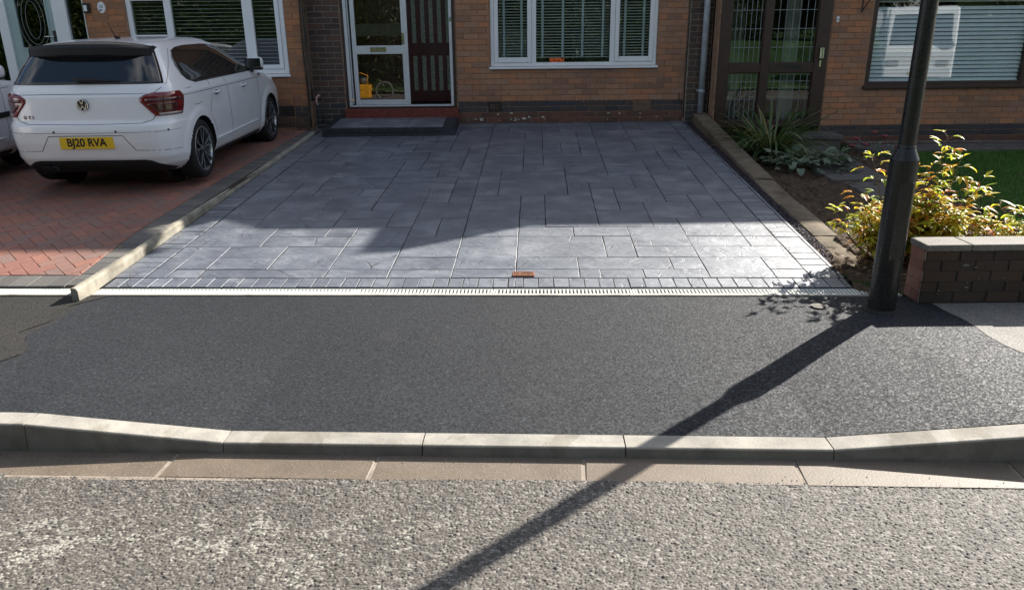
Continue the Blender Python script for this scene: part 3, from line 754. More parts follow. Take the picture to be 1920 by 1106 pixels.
bricks(wallC, YC, -.80, 2.66, top_rows, 26, matC, [(wx0 - .012, wx1 + .012, wz0 - .045, 3)] + vents, limit=190)
bricks(wallC, YC - .003, -3.0, -2.52, top_rows, 26, matC, [], bond=1, limit=52, pitch=.24)
bricks(wallC, YC - .003, 2.70, 3.03, top_rows, 26, matC, [], bond=1, limit=50)
bricks(wallC, YC - .002, -2.50, -.80, ZB - .164, 3, matC, [], limit=4)
# cut pieces in the course under the window
# white mortar splashes along the foot of the wall
g = MB()
for i in range(26):
    x = random.choice([-.62, -.4, -.15, .05, .12, .3, .5, 1.35, 1.48, 1.55, 1.7, 2.0, 2.3]) + random.gauss(0, .05); z = random.choice([.625, .60, .64, .61, .70]) + random.gauss(0, .010)
    if not (.585 < z < .75): continue
    a, b = random.uniform(.006, .04), random.uniform(.005, .017); n = 9
    ring = [(x + a * math.cos(t * 6.283 / n) * random.uniform(.6, 1.2), YC - .0045, z + b * math.sin(t * 6.283 / n) * random.uniform(.6, 1.2)) for t in range(n)]
    g.add(ring + [(x, YC - .008, z)], [((t + 1) % n, t, n) for t in range(n)])
for (x, z) in ((-.04, 1.04), (1.2, 1.08), (1.62, 1.1), (1.55, .97), (1.33, .9), (1.13, .88), (2.3, 1.21), (1.02, .9), (1.48, .9)):
    g.box(x - .003, x + .003, YC - .005, YC + .004, z - random.uniform(.01, .025), z + .01)
g.build('mortar_splashes', simple('dried_mortar', (.52, .48, .42), .9, .2, bump=.002), wallC, kind='stuff')
# window
win = link('window', None, house, None, (wx0, YC, wz0)); ORG[win.name] = Vector((0, YC, wz0)); win.location = Vector((0, YC, wz0)) - org(house)
g = MB(); frame_rect(g, wx0, wx1, wz0, wz1, YC + .022, YC + .09, .055)
m1a, m1b = PX(1000, YC), PX(1004, YC); xm1 = PX(1001, YC); xm2 = PX(1149, YC)
g.box(xm1 - .035, xm1 + .035, YC + .0215, YC + .09, wz0 + .056, wz1 - .056); g.box(xm2 - .035, xm2 + .035, YC + .0215, YC + .09, wz0 + .056, wz1 - .056)
g.build('frame', PVC, win, bevel=.006)
gl = []
for (a, b, dd) in ((wx0 + .055, xm1 - .035, .045), (xm2 + .035, wx1 - .055, .045)):
    g = MB(); frame_rect(g, a + .002, b - .002, wz0 + .057, wz1 - .057, YC + .004, YC + .07, .062, wb=.075); g.build('sash', PVC, win, bevel=.008)
    g = MB(); frame_rect(g, a + .062, b - .062, wz0 + .130, wz1 - .118, YC + .03, YC + .05, .006); g.build('gasket', BLACK, win)
    pane(win, a + .06, b - .06, wz0 + .13, wz1 - .11, YC + .04)
pane(win, xm1 + .03, xm2 - .03, wz0 + .05, wz1 - .05, YC + .055)
g = MB(); g.box(wx0 - .022, wx1 + .022, YC - .05, YC + .03, wz0 - .036, wz0 - .002); g.build('sill', PVC, win, bevel=.006)
g = MB(); g.box(wx0, wx1, YC + .002, YC + .26, wz0 - .10, wz0 - .040); g.build('sill_bed', MORTAR_BROWN, win)
room(win, wx0 - .3, wx1 + .2, .6, 3.2, YC + .29, YC + 3.3)
g = MB(); g.box(1.2, 2.1, YC + 3.0, YC + 3.2, 1.4, 2.7); g.box(-.2, .3, YC + 1.4, YC + 1.6, 1.35, 1.95); g.build('room_furniture', CURT, win)
for (a, b, tp, lb) in ((wx0 + .10, xm1 - .07, (PX(945, YC + .12), PX(978, YC + .12)), 'venetian blind in the left casement of the middle house window'),
                       (xm1 + .04, xm2 - .04, [PX(q, YC + .12) for q in (1017, 1055, 1092, 1130)], 'wide venetian blind in the centre pane of the middle house window'),
                       (xm2 + .09, wx1 - .10, (PX(1171, YC + .12), PX(1206, YC + .12)), 'venetian blind in the right casement of the middle house window')):
    blind(lb, a, b, wz0 + .12, wz1 - .1, YC + .125, .0405, tp, SLAT, .38, .03)
# vents
def vent(x0, x1, z0, z1, m, kind):
    v_ = link('air_vent', None, house, None, (x0, YC, z0)); ORG[v_.name] = Vector((x0, YC, z0))
    g = MB(); frame_rect(g, x0, x1, z0, z1, YC - .004, YC + .02, .018); g.build('vent_frame', m, v_)
    MB().box(x0 + .016, x1 - .016, YC + .012, YC + .02, z0 + .01, z1 - .01).build('vent_back', VOID, v_)
    g = MB()
    if kind == 'slats':
        for i in range(6): zz = z0 + .022 + i * .0205; g.box(x0 + .018, x1 - .018, YC - .002, YC + .01, zz, zz + .010)
    else:
        for i in range(5): xx = x0 + .018 + (x1 - x0 - .036) * (i + .5) / 5; g.box(xx - .006, xx + .006, YC - .001, YC + .01, z0 + .018, z1 - .018)
        for i in range(4): zz = z0 + .018 + (z1 - z0 - .036) * (i + .5) / 4; g.box(x0 + .018, x1 - .018, YC - .0015, YC + .0065, zz - .006, zz + .006)
    g.build('grille', m, v_)
vent(*vents[0], BLACK, 'grid'); vent(*vents[1], TERRA, 'slats')
# porch doorway: dark timber surround, white aluminium frame with sliding door pushed left
dr = link('porch_door', None, house, None, (dx0, YC, .8)); ORG[dr.name] = Vector((dx0, YC, .8))
g = MB(); g.box(dx0, dx0 + .035, YC - .006, YC + .12, .80, 2.94); g.box(dx1 - .04, dx1, YC - .006, YC + .12, .80, 2.94); g.box(dx0 + .035, dx1 - .04, YC - .004, YC + .12, .80, .822); g.build('timber_surround', BROWN, dr)
ZD = .828
g = MB(); g.box(dx0 + .037, dx0 + .085, YC + .0, YC + .10, ZD, 2.93); g.box(dx0 + .088, dx0 + .108, YC + .03, YC + .10, ZD + .04, 2.9); g.box(dx1 - .085, dx1 - .042, YC + .0, YC + .10, ZD, 2.93); g.box(dx0 + .085, dx1 - .085, YC - .004, YC + .10, ZD - .002, ZD + .022); g.build('frame', ALU, dr, bevel=.003)
L0 = PX(667.5, YC, 188); L1 = PX(770, YC, 190)
leaf = MB(); yA, yB = YC + .012, YC + .05
leaf.box(L0, L0 + .062, yA, yB, ZD + .026, 2.9); leaf.box(L1 - .088, L1, yA, yB, ZD + .026, 2.9)
zr0, zr1 = PZ(715, 102, YC), PZ(715, 86, YC)
leaf.box(L0 + .062, L1 - .088, yA + .001, yB, ZD + .026, ZD + .10); leaf.box(L0 + .062, L1 - .088, yA + .001, yB, zr0, zr1)
leaf.build('sliding_leaf', ALU, dr, bevel=.004)
pane(dr, L0 + .06, L1 - .085, ZD + .098, zr0 + .002, YC + .03, GLASS); pane(dr, L0 + .06, L1 - .085, zr1 - .002, 2.8, YC + .03, GLASS)
g = MB(); g.box(L0 + .062, L1 - .088, YC + .0255, YC + .0285, PZ(715, 68, YC), PZ(715, 45, YC)); g.build('frosted_band', glass('frosted_band', .2, (.55, .6, .55), .2), dr)
lx0, lx1 = PX(693, YC, 93), PX(724, YC, 93)
g = MB(); g.box(lx0, lx1, yA - .006, yA + .002, zr0 + .03, zr1 - .02); lpo = g.build('letter_plate', CHROME, dr, bevel=.003)
hx = PX(755, YC, 70); hz0, hz1 = PZ(755, 84, YC), PZ(755, 62, YC)
g = MB(); g.box(hx - .018, hx + .018, yA - .004, yA + .001, hz0, hz1); g.lathe([(0, -.03), (.019, -.03), (.021, -.006), (.012, -.003), (.012, 0)], (hx, yA, hz1 - .02), 14, 'y'); g.lathe([(0, -.012), (.011, -.012), (.012, 0)], (hx, yA, hz0 + .015), 12, 'y'); g.build('handle', CHROME, dr)
g = MB(); g.lathe([(0, -.03), (.008, -.03), (.008, 0)], (dx0 + .075, YC, ZD + .11), 10, 'y'); g.box(dx0 + .06, dx0 + .12, YC - .012, YC - .004, ZD + .09, ZD + .102); g.build('floor_bolt', CHROME, dr)
g = MB(); g.box(dx1 - .075, dx1 - .05, YC - .012, YC, PZ(845, 40, YC), PZ(845, 33, YC)); g.build('latch_keep', CHROME, dr)
room(dr, dx0 + .02, dx1 - .02, ZD - .02, 3.0, YC + .12, YC + 1.02)
# inner dark red door with frosted strips
idr = link('inner_door', None, house, None, (-1.2, YC + .95, ZD)); ORG[idr.name] = Vector((-1.2, YC + .95, ZD)); YI = YC + .92
g = MB(); g.box(dx0 + .03, dx1 - .03, YI + .03, YI + .05, ZD, 2.9)
sx_ = [PX(640 + q / 4.2542, YI, 150) for q in (598, 668, 733, 797, 862)]; sx_ = [sx_[0] - (sx_[1] - sx_[0]) * k for k in (5, 4, 3, 2, 1)][0:0] + sx_
zu = PZ(800, 81, YI); zl1, zl0 = PZ(800, 105, YI), PZ(800, 170, YI); hw_ = .034
xs = [dx0 + .03] + [v_ for s_ in sx_ for v_ in (s_ - hw_, s_ + hw_)] + [dx1 - .03]
for i in range(0, len(xs), 2):
    if xs[i + 1] > xs[i]: g.box(xs[i], xs[i + 1], YI, YI + .03, ZD, 2.9)
for s_ in sx_:
    g.box(s_ - hw_, s_ + hw_, YI + .001, YI + .03, ZD, zl0); g.box(s_ - hw_, s_ + hw_, YI + .001, YI + .03, zl1, zu)
g.build('door_panel', REDWOOD, idr)
for s_ in sx_:
    for (a, b) in ((zl0, zl1), (zu, 2.85)): MB().box(s_ - hw_, s_ + hw_, YI + .012, YI + .016, a, b).build('glass_strip', FROST, idr)
# red painted step and the stamped front step
g = MB(); g.box(dx0 - .03, dx1 + .02, YC - .075, YC + .05, .60, .798); g.build('red_step', REDSTEP, house, bevel=.008)
fs = thing('front_step', 'dark grey stamped concrete step in front of the porch door', 'step', (-1.76, 11.3, .5))
SBODY = simple('dark_step_concrete', (.022, .025, .032), .5, .5, var=.3, scale=9, bump=.003)
g = MB(); X0, X1, YF = -2.70, -.80, 10.86
g.add([(X0, YF, .40), (X1 + .02, YF, .40), (X1 + .02, YC - .077, .40), (X0, YC - .077, .40), (X0 + .01, YF + .012, .598), (X1, YF + .012, .598), (X1, YC - .077, .668), (X0 + .01, YC - .077, .668)],
      [(4, 5, 6, 7), (0, 1, 5, 4), (1, 2, 6, 5), (2, 3, 7, 6), (3, 0, 4, 7)])
g.build('riser', SBODY, fs, bevel=.01)
def ztp(y): return .60 + (y - YF) / (YC - YF) * .07
sxs = [X0 + .11, -2.05, -1.50, -1.0 + .03]
for a, b in zip(sxs[:-1], sxs[1:]):
    g = MB(); g.add([(a + .006, YF + .12, ztp(YF + .12) + .004), (b - .006, YF + .12, ztp(YF + .12) + .004), (b - .006, YC - .09, ztp(YC - .09) + .004), (a + .006, YC - .09, ztp(YC - .09) + .004),
                     (a, YF + .114, ztp(YF + .11) - .003), (b, YF + .114, ztp(YF + .11) - .003), (b, YC - .085, ztp(YC - .09) - .003), (a, YC - .085, ztp(YC - .09) - .003)],
                    [(0, 1, 2, 3), (4, 5, 1, 0), (5, 6, 2, 1), (6, 7, 3, 2), (7, 4, 0, 3)])
    g.build('tread_slab', STAMP, fs)
for k in range(4):
    y0 = YF + .012 + k * .215; g = MB(); g.box(-.955, X1 - .004, y0, y0 + .207, ztp(y0) - .02, ztp(y0 + .1) + .012); g.build('edge_block', SBODY, fs, bevel=.006)
for k in range(13):
    x0 = X0 + .015 + k * .134; g = MB(); g.box(x0, x0 + .128, YF - .001, YF + .105, ztp(YF) - .06, ztp(YF + .05) + .003); g.build('edge_block', SBODY, fs, bevel=.006)

# downpipe and cables on the middle house
dp = thing('downpipe', 'pale grey plastic downpipe between the middle and right houses', 'downpipe', (2.915, YC - .08, .7))
g = MB(); g.tube([(2.915, YC - .075, .66), (2.915, YC - .075, EM - .05)], .046, 14); g.build('pipe', GALV, dp, smooth=True)
g = MB()
for z in (1.02, 2.9): g.lathe([(.047, -.02), (.052, -.02), (.052, .02), (.047, .02)], (2.915, YC - .075, z), 14); g.box(2.85, 2.98, YC - .03, YC, z - .015, z + .015)
g.build('bracket', GALV, dp)
cb = thing('wall_cables', 'bundle of black cables running down beside the brown brick pier', 'cable', (-3.0, YC - .02, .6))
for (dx_, w_) in ((0, .011), (.026, .009), (.047, .008), (.075, .006)):
    pts = [(-3.03 + dx_ + .012 * math.sin(z * 2.7 + dx_ * 90), YL - .022, z) for z in np.linspace(.95 if dx_ else .55, EM, 22)]
    MB().tube(pts, w_, 6).build('cable', CABLE, cb, smooth=True)
g = MB(); g.tube([(-2.935, YL - .02, .95), (-2.90, YL - .03, .84), (-2.92, YL - .03, .70)], .006, 6); g.build('cable', CABLE, cb, smooth=True)
c2 = thing('wall_cable', 'thin black cable down the joint beside the right brick pier', 'cable', (2.67, YC - .02, .6))
MB().tube([(2.672 + .003 * math.sin(z * 4), YC - .012, z) for z in np.linspace(.62, EM, 14)], .0085, 6).build('cable', CABLE, c2, smooth=True)
MB().tube([(2.60, YC - .012, 1.0), (2.585, YC - .02, .95), (2.60, YC - .02, .88), (2.64, YC - .012, .83)], .005, 6).build('cable', CABLE, c2, smooth=True)
hosept = thing('outside_tap', 'outside tap with a short curved pink hose on the left wall', 'tap', at_y(598, 190, YL - .03))
hz = at_y(598, 187, YL - .03)
MB().tube([hz + Vector((.03, -.02, .05)), hz + Vector((.01, -.04, .065)), hz + Vector((-.022, -.045, .03)), hz + Vector((-.03, -.045, -.03)), hz + Vector((-.012, -.045, -.085))], .013, 8).build('hose', simple('pink_hose', (.55, .33, .33), .5), hosept, smooth=True)
g = MB(); g.tube([hz + Vector((-.10, .02, 0)), hz + Vector((.02, -.01, .0)), hz + Vector((.045, -.02, .03))], .011, 8); g.box(hz.x - .105, hz.x - .09, hz.y - .05, hz.y + .03, hz.z - .02, hz.z + .04); g.tube([hz + Vector((.04, -.01, .02)), hz + Vector((.045, -.01, -.35))], .009, 6); g.build('tap_body', BLACK, hosept, smooth=True)

# ---------------- left house
houseL = thing('brick_house', 'left brick house with pale green front door behind the white cars', 'house', (-6, YL, .5), group='terraced brick houses')
lwx0, lwx1 = PX(237, YL, 30), PX(541, YL, 120); lwz0, lwz1 = PZ(544, 139, YL), 2.62
gwx0, gwx1 = -7.75, PX(164, YL, 60)
holesL = [(lwx0, lwx1, lwz0, lwz1), (gwx0, gwx1, .4, 2.75)]
g = MB(); wallboxes(g, YL + .0065, YL + .28, -14, -3.03, .2, 2.60, holesL); wallL = g.build('wall', MORTAR_BROWN, houseL)
g = MB(); wallboxes(g, YL, YL + .28, -14, -3.03, 2.604, EH + .19, [(lwx0, lwx1, 2.6, lwz1), (gwx0, gwx1, 2.6, 2.75)]); g.build('upper_wall', BR_UP, houseL)
ZBL = .862
bricks(wallL, YL, lwx1 + .012, -3.03, ZBL + .082 * 21, 26, lambda r_, x: BR_LEFT if r_ < 21 else (BR_BLUE if r_ < 23 else BR_DARK), [(-3.47, -3.25, ZBL - .15, ZBL + .002)], limit=60)
bricks(wallL, YL, lwx0, lwx1 + .012, lwz0 - .05, 9, lambda r_, x: BR_LEFT if r_ < 5 else (BR_BLUE if r_ < 7 else BR_DARK), [], limit=60, hide=[(-9, -3.9, 0, 9)])
bricks(wallL, YL, gwx1 + .01, lwx0 - .012, ZBL + .082 * 21, 24, lambda r_, x: BR_LEFT, [], limit=60)
v_ = link('air_vent', None, houseL, None, (-3.47, YL, ZBL - .15)); ORG[v_.name] = Vector((-3.47, YL, ZBL - .15))
MB().box(-3.465, -3.255, YL + .008, YL + .03, ZBL - .148, ZBL - .004).build('vent_back', VOID, v_)
g = MB()
for i in range(8): g.box(-3.46 + i * .0265, -3.45 + i * .0265, YL - .003, YL + .008, ZBL - .145, ZBL - .005)
for i in range(4): g.box(-3.465, -3.255, YL - .002, YL + .0085, ZBL - .145 + i * .044, ZBL - .138 + i * .044)
g.build('grille', BLACK, v_)
win = link('window', None, houseL, None, (0, 0, 0)); ORG[win.name] = Vector((lwx0, YL, lwz0)); win.location = ORG[win.name] - org(houseL)
g = MB(); frame_rect(g, lwx0, lwx1, lwz0, lwz1, YL + .022, YL + .09, .07)
la, lb = PX(314, YL, 30), PX(463, YL, 60)
g.box(la - .05, la + .05, YL + .0215, YL + .09, lwz0 + .071, lwz1 - .071); g.box(lb - .045, lb + .045, YL + .0215, YL + .09, lwz0 + .071, lwz1 - .071)
zt = PZ(290, 70, YL)
g.build('frame', PVC, win, bevel=.006)
g = MB(); g.box(lwx0 + .0705, la - .0505, YL + .010, YL + .09, PZ(270, 78, YL), PZ(270, 66, YL)); g.build('transom', PVC, win, bevel=.006); g = MB(); g.box(lwx0 + .0705, la - .0505, YL + .010, YL + .09, PZ(260, 2, YL), PZ(260, -9, YL)); g.build('transom', PVC, win, bevel=.006)
pane(win, lwx0 + .06, la - .04, lwz0 + .06, lwz1 - .06, YL + .05); pane(win, la + .04, lb - .04, lwz0 + .06, lwz1 - .06, YL + .05)
g = MB(); frame_rect(g, lb + .047, lwx1 - .072, lwz0 + .072, lwz1 - .072, YL + .004, YL + .06, .06); g.build('sash', PVC, win, bevel=.006)
pane(win, lb + .10, lwx1 - .12, lwz0 + .12, lwz1 - .12, YL + .045)
g = MB(); g.box(lwx0 - .01, lwx1 + .02, YL - .05, YL + .03, lwz0 - .04, lwz0 - .002); g.build('sill', PVC, win, bevel=.006)
room(win, lwx0 - .1, lwx1 + .1, .7, 3.0, YL + .29, YL + 3)
blind('long venetian blind in the wide window behind the white hatchback', la + .05, lb - .05, lwz0 + .08, lwz1 - .1, YL + .13, .052, (), SLAT, .25, .022)
blind('narrow venetian blind in the right casement of the left house window', lb + .10, lwx1 - .12, lwz0 + .12, lwz1 - .1, YL + .13, .052, (), SLAT, .25, .022)
blind('narrow venetian blind in the left light of the left house window', lwx0 + .07, la - .05, lwz0 + .12, lwz1 - .1, YL + .13, .052, (), SLAT, .25, .022)
# pale green front door
fd = link('front_door', None, houseL, None, (0, 0, 0)); ORG[fd.name] = Vector((gwx0, YL, .8)); fd.location = ORG[fd.name] - org(houseL)
YD = YL + .03
def slx(px0, py0): return PX(px0, YD, py0)
d_l, d_r = PX(20, YD, 60), PX(106, YD, 60)             # door leaf
g = MB(); g.box(gwx0, gwx0 + .10, YL + .0, YL + .12, .6, 2.75)
for (a, b) in ((PX(3, YD, 60), PX(20, YD, 60)), (PX(107, YD, 60), PX(133, YD, 60)), (PX(159, YD, 30), gwx1)): g.box(a, b, YL + .0, YL + .12, .6, 2.75)
g.box(gwx0 + .1, gwx1 - .02, YL + .012, YL + .12, 2.66, 2.75); g.box(gwx0 + .1, gwx1 - .02, YL + .012, YL + .12, .6, .66); g.build('frame', PVC, fd, bevel=.005)
g = MB()
gx0, gx1 = PX(38, YD, 60), PX(93, YD, 60); gz0 = PZ(60, 90, YD)
g.box(d_l, gx0, YD, YD + .05, .66, 2.66); g.box(gx1, d_r, YD, YD + .05, .66, 2.66); g.box(gx0, gx1, YD + .0005, YD + .05, .66, gz0); g.box(gx0, gx1, YD + .0005, YD + .05, 2.5, 2.66)
frame_rect(g, gx0 - .02, gx1 + .02, gz0 - .02, 2.52, YD - .012, YD + .01, .022)
frame_rect(g, gx0 + .02, gx1 - .02, .95, gz0 - .2, YD - .006, YD + .01, .02)
g.build('leaf_panel', PALEGREEN, fd, bevel=.003)
pane(fd, gx0, gx1, gz0, 2.5, YD + .02, GLASS_DK)
xc = (gx0 + gx1) / 2; zc = 2.12
for (r_, sq) in ((.26, .62), (.20, .5), (.31, .7)):
    MB().tube([(xc + r_ * sq * math.cos(a), YD + .014, zc + r_ * 1.3 * math.sin(a)) for a in [k * math.pi / 14 for k in range(29)]], .004, 5).build('lead_curve', LEAD, fd)
g = MB(); hx = PX(104, YD, 70); g.box(hx - .02, hx + .02, YD - .012, YD, PZ(106, 82, YD), PZ(106, 58, YD)); g.build('handle_plate', BLACK, fd)
g = MB(); g.tube([(hx, YD - .03, PZ(106, 69, YD)), (hx - .14, YD - .04, PZ(106, 69, YD))], .009, 8); g.build('handle', CHROME, fd, smooth=True)
g = MB(); g.box(PX(55, YD, 105), PX(86, YD, 105), YD - .006, YD + .002, PZ(70, 110, YD), PZ(70, 101, YD)); g.build('letter_plate', BRASS, fd, bevel=.003)
pane(fd, PX(133, YD, 60), PX(159, YD, 30), .66, 2.66, YL + .05, GLASS_DK); pane(fd, gwx0 + .1, PX(3, YD, 60), .66, 2.66, YL + .05, GLASS_DK)
room(fd, gwx0 + .02, gwx1 - .02, .6, 2.8, YL + .12, YL + 2.2)
# number plaque and bell
p = at_y(190, 15, YL - .012)
pl = thing('house_number_plaque', 'small white oval house number plaque on the left brick wall', 'plaque', p)
rr_ = [(.052 * math.cos(a), .075 * math.sin(a)) for a in [k * math.pi / 16 for k in range(32)]]
g = MB(); g.add([(p.x + x, p.y - .012, p.z + z) for x, z in rr_] + [(p.x + x * 1.1, p.y + .012, p.z + z * 1.1) for x, z in rr_], [tuple(range(32))] + [(k + 32, (k + 1) % 32 + 32, (k + 1) % 32, k) for k in range(32)]); g.build('plaque_plate', PVC, pl)
text('number', '22', .055, (p.x + .004, p.y - .0135, p.z + .012), (R(90), 0, 0), BLACK, pl)
g = MB()
for (a, b) in ((-.02, -.03), (-.008, -.04), (.004, -.034), (-.03, -.045)): g.lathe([(0, -.003), (.009, -.002), (.008, 0)], (p.x + a, p.y - .0125, p.z + b), 8, 'y')
g.build('flower_motif', simple('dark_motif', (.08, .09, .12), .6), pl)
p = at_y(162, 15, YL - .02)
bl = thing('wall_light', 'small black and white light box beside the pale green door', 'light', p)
MB().box(p.x - .045, p.x + .045, p.y - .02, p.y + .02, p.z - .07, p.z + .06).build('housing', BLACK, bl, bevel=.004)
MB().box(p.x - .032, p.x + .015, p.y - .028, p.y - .02, p.z - .05, p.z + .03).build('cover', PVC, bl, bevel=.004)

# ---------------- right house
houseR = thing('brick_house', 'right brick house with brown leaded-glass porch and wide brown window', 'house', (6, YR, .3), group='terraced brick houses')
rx0, rx1 = PX(1343, YR, 60), PX(1557, YR, 60); rdz0 = PZ(1430, 238, YR)
rx0 = 3.055
vwx0 = PX(1634, YR, 60); vwx1 = PX(1921, YR, 150); vwz0 = PZ(1750, 160, YR); vwz1 = PZ(1800, 2, YR) + .09
holesR = [(rx0, rx1, .1, 2.72), (vwx0, vwx1, vwz0, vwz1)]
g = MB(); wallboxes(g, YR + .0065, YR + .28, 3.035, 14, .0, 2.62, holesR); wallR = g.build('wall', MORTAR_BROWN, houseR)
g = MB(); wallboxes(g, YR, YR + .28, 3.035, 14, 2.624, EM + .19, [(rx0, rx1, 2.6, 2.72)]); g.build('upper_wall', BR_UP, houseR)
ZBR = .512
bricks(wallR, YR, rx1 + .01, 7.95, ZBR + .082 * 25, 29, lambda r_, x: BR_ORANGE if r_ < 25 else (BR_BLUE if r_ < 27 else BR_RED), [(vwx0 - .01, vwx1 + .01, vwz0 - .05, vwz1 + .01)], limit=300)
pr = link('porch', None, houseR, None, (0, 0, 0)); ORG[pr.name] = Vector((rx0, YR, rdz0)); pr.location = ORG[pr.name] - org(houseR)
zmid0, zmid1 = PZ(1430, 137, YR), PZ(1430, 119, YR)
xm = PX(1440, YR, 60)
g = MB(); g.box(rx0, rx0 + .16, YR - .01, YR + .09, rdz0, 2.7); g.box(rx1 - .19, rx1, YR - .01, YR + .09, rdz0, 2.7); g.box(rx0 + .16, rx1 - .19, YR - .008, YR + .09, rdz0, rdz0 + .10)
g.box(xm - .06, xm + .06, YR - .008, YR + .09, rdz0 + .101, 2.7); g.box(rx0 + .16, xm - .061, YR - .006, YR + .09, zmid0, zmid1); g.box(xm + .061, rx1 - .19, YR - .006, YR + .09, zmid0, zmid1)
g.box(rx0 + .16, rx1 - .19, YR - .004, YR + .088, 2.58, 2.7); g.build('frame', BROWN, pr, bevel=.006)
for (a, b, n) in ((rx0 + .16, xm - .06, 6), (xm + .06, rx1 - .19, 6)):
    for (c, d, lat) in ((rdz0 + .10, zmid0, a > 3.5), (zmid1, 2.58, True)):
        pn = pane(pr, a, b, c, d, YR + .035)
        ORG[pn.name] = org(pr)
        k = 1
        while k < n + 1 and (lat or True):
            x = a + (b - a) * k / (n + .6)
            if x < b - .02: MB().box(x - .004, x + .004, YR + .031, YR + .0345, c, d).build('lead_strip', LEAD, pn)
            k += 1
        z = c + .22 if c > 1 else c + .30
        while z < d - .05: MB().box(a, b, YR + .0305, YR + .034, z - .004, z + .004).build('lead_strip', LEAD, pn); z += .255
        frame = MB(); frame_rect(frame, a, b, c, d, YR + .02, YR + .034, .012); frame.build('bead', BROWN, pr)
hp = Vector((PX(1539, YR, 100), YR - .012, PZ(1539, 100, YR)))
g = MB(); frame_rect(g, hp.x - .03, hp.x + .03, hp.z - .075, hp.z + .075, hp.y - .03, hp.y - .012, .016); g.box(hp.x - .02, hp.x + .02, hp.y - .012, hp.y, hp.z - .06, hp.z + .06); g.build('handle', CHROME, pr, bevel=.004)
g = MB(); g.box(hp.x - .012, hp.x + .012, hp.y - .008, hp.y, hp.z - .19, hp.z - .10); g.build('keyhole_plate', CHROME, pr)
g = MB(); g.box(PX(1473, YR, 126), PX(1502, YR, 126), YR - .012, YR - .007, PZ(1487, 130, YR), PZ(1487, 123, YR)); g.build('letter_plate', BLACK, pr)
room(pr, rx0 + .01, rx1 - .01, rdz0, 2.8, YR + .10, YR + 1.5)
g = MB(); g.box(rx0 + .05, rx0 + .75, YR + 1.35, YR + 1.45, rdz0, 2.3); g.box(rx1 - .5, rx1 - .3, YR + .4, YR + .5, rdz0, 2.5); g.build('inner_wall_panel', CURT, pr)
win = link('window', None, houseR, None, (0, 0, 0)); ORG[win.name] = Vector((vwx0, YR, vwz0)); win.location = ORG[win.name] - org(houseR)
g = MB(); frame_rect(g, vwx0, vwx1, vwz0, vwz1, YR + .01, YR + .09, .065, .075, .055); g.build('frame', BROWN, win, bevel=.005)
g = MB(); g.box(vwx0 - .03, vwx1 + .03, YR - .04, YR + .03, vwz0 - .045, vwz0 - .002); g.build('sill', BROWN, win, bevel=.005)
pane(win, vwx0 + .06, vwx1 - .06, vwz0 + .05, vwz1 - .07, YR + .04, glass('wide_window_glass', .17, (.98, 1, 1)))
room(win, vwx0 - .1, vwx1 + .1, .6, 2.9, YR + .29, YR + 2.5)
blind('closed pale blue venetian blind across the wide brown window', vwx0 + .07, vwx1 - .07, vwz0 + .075, vwz1 - .1, YR + .085, .058, (), SLATB, 1.0, .056)
p = at_y(1571, 37, YR - .01); db = thing('doorbell', 'small white doorbell on the brick beside the brown porch', 'doorbell', p)
MB().box(p.x - .018, p.x + .018, p.y - .012, p.y + .01, p.z - .04, p.z + .04).build('bell_case', PVC, db, bevel=.003)
MB().lathe([(0, -.006), (.007, -.005), (.008, 0)], (p.x, p.y - .012, p.z), 10, 'y').build('button', BLACK, db)
p = at_y(1616, 24, YR - .01); br = thing('hanging_bracket', 'black iron basket bracket on the brick beside the wide window', 'bracket', p)
g = MB(); g.tube([(p.x, p.y, p.z), (p.x, p.y, p.z + .42)], .010, 6); g.tube([(p.x, p.y, p.z + .02), (p.x + .12, p.y - .2, p.z + .34)], .008, 6); g.tube([(p.x, p.y, p.z + .36), (p.x + .16, p.y - .28, p.z + .36)], .009, 6); g.build('ironwork', CABLE, br)

# unseen roofs, stepped eaves and an added small gable, shaped to shade the drives
TILE = simple('brown_roof_tile', (.10, .06, .045), .85, .3, var=.3, scale=6, bump=.02, bscale=9)
def roof(parent, x0, x1, Y, ze, over=.42):
    g = MB(); ye = Y - over; yr = Y + 4.6; zr = ze + (yr - ye) * math.tan(R(27))
    g.add([(x0, ye, ze), (x1, ye, ze), (x1, yr, zr), (x0, yr, zr), (x0, ye, ze + .14), (x1, ye, ze + .14), (x1, yr, zr + .14), (x0, yr, zr + .14), (x0, 2 * yr - ye, ze), (x1, 2 * yr - ye, ze)],
          [(0, 3, 2, 1), (4, 5, 6, 7), (0, 1, 5, 4), (0, 4, 7, 3), (1, 2, 6, 5), (7, 6, 9, 8), (3, 8, 9, 2)])
    r_ = g.build('roof', TILE, parent)
    g = MB(); g.box(x0, x1, ye - .10, ye - .003, ze - .02, ze + .09); g.build('gutter_trough', BLACK, parent)
    # side and back walls
    g = MB(); g.box(x0 + .01, x0 + .11, Y + .3, Y + 8.6, 0, ze); g.box(x1 - .11, x1 - .01, Y + .3, Y + 8.6, 0, ze); g.box(x0 + .11, x1 - .11, Y + 8.4, Y + 8.6, 0, ze); g.build('rear_wall', BR_UP, parent)
    return r_
g = MB(); g.box(-3.02, 2.5, YC, YC + .28, EM + .192, EH + .19); g.build('gable_wall', BR_UP, house)  # unseen wall added under the higher, shade-casting eaves
roof(house, -3.02, 2.72, YC, EH, .41); roof(house, 2.725, 3.035, YC, EM, .41); roof(houseL, -14, -3.025, 11.81, EH, .41); roof(houseR, 3.04, 14, 11.81, EM, .41)  # middle roof split into two heights to step the shade edge
g = MB(); fr_ = [(4.10, 4.09), (5.42, 4.09), (4.84, 4.79), (4.58, 4.79)]
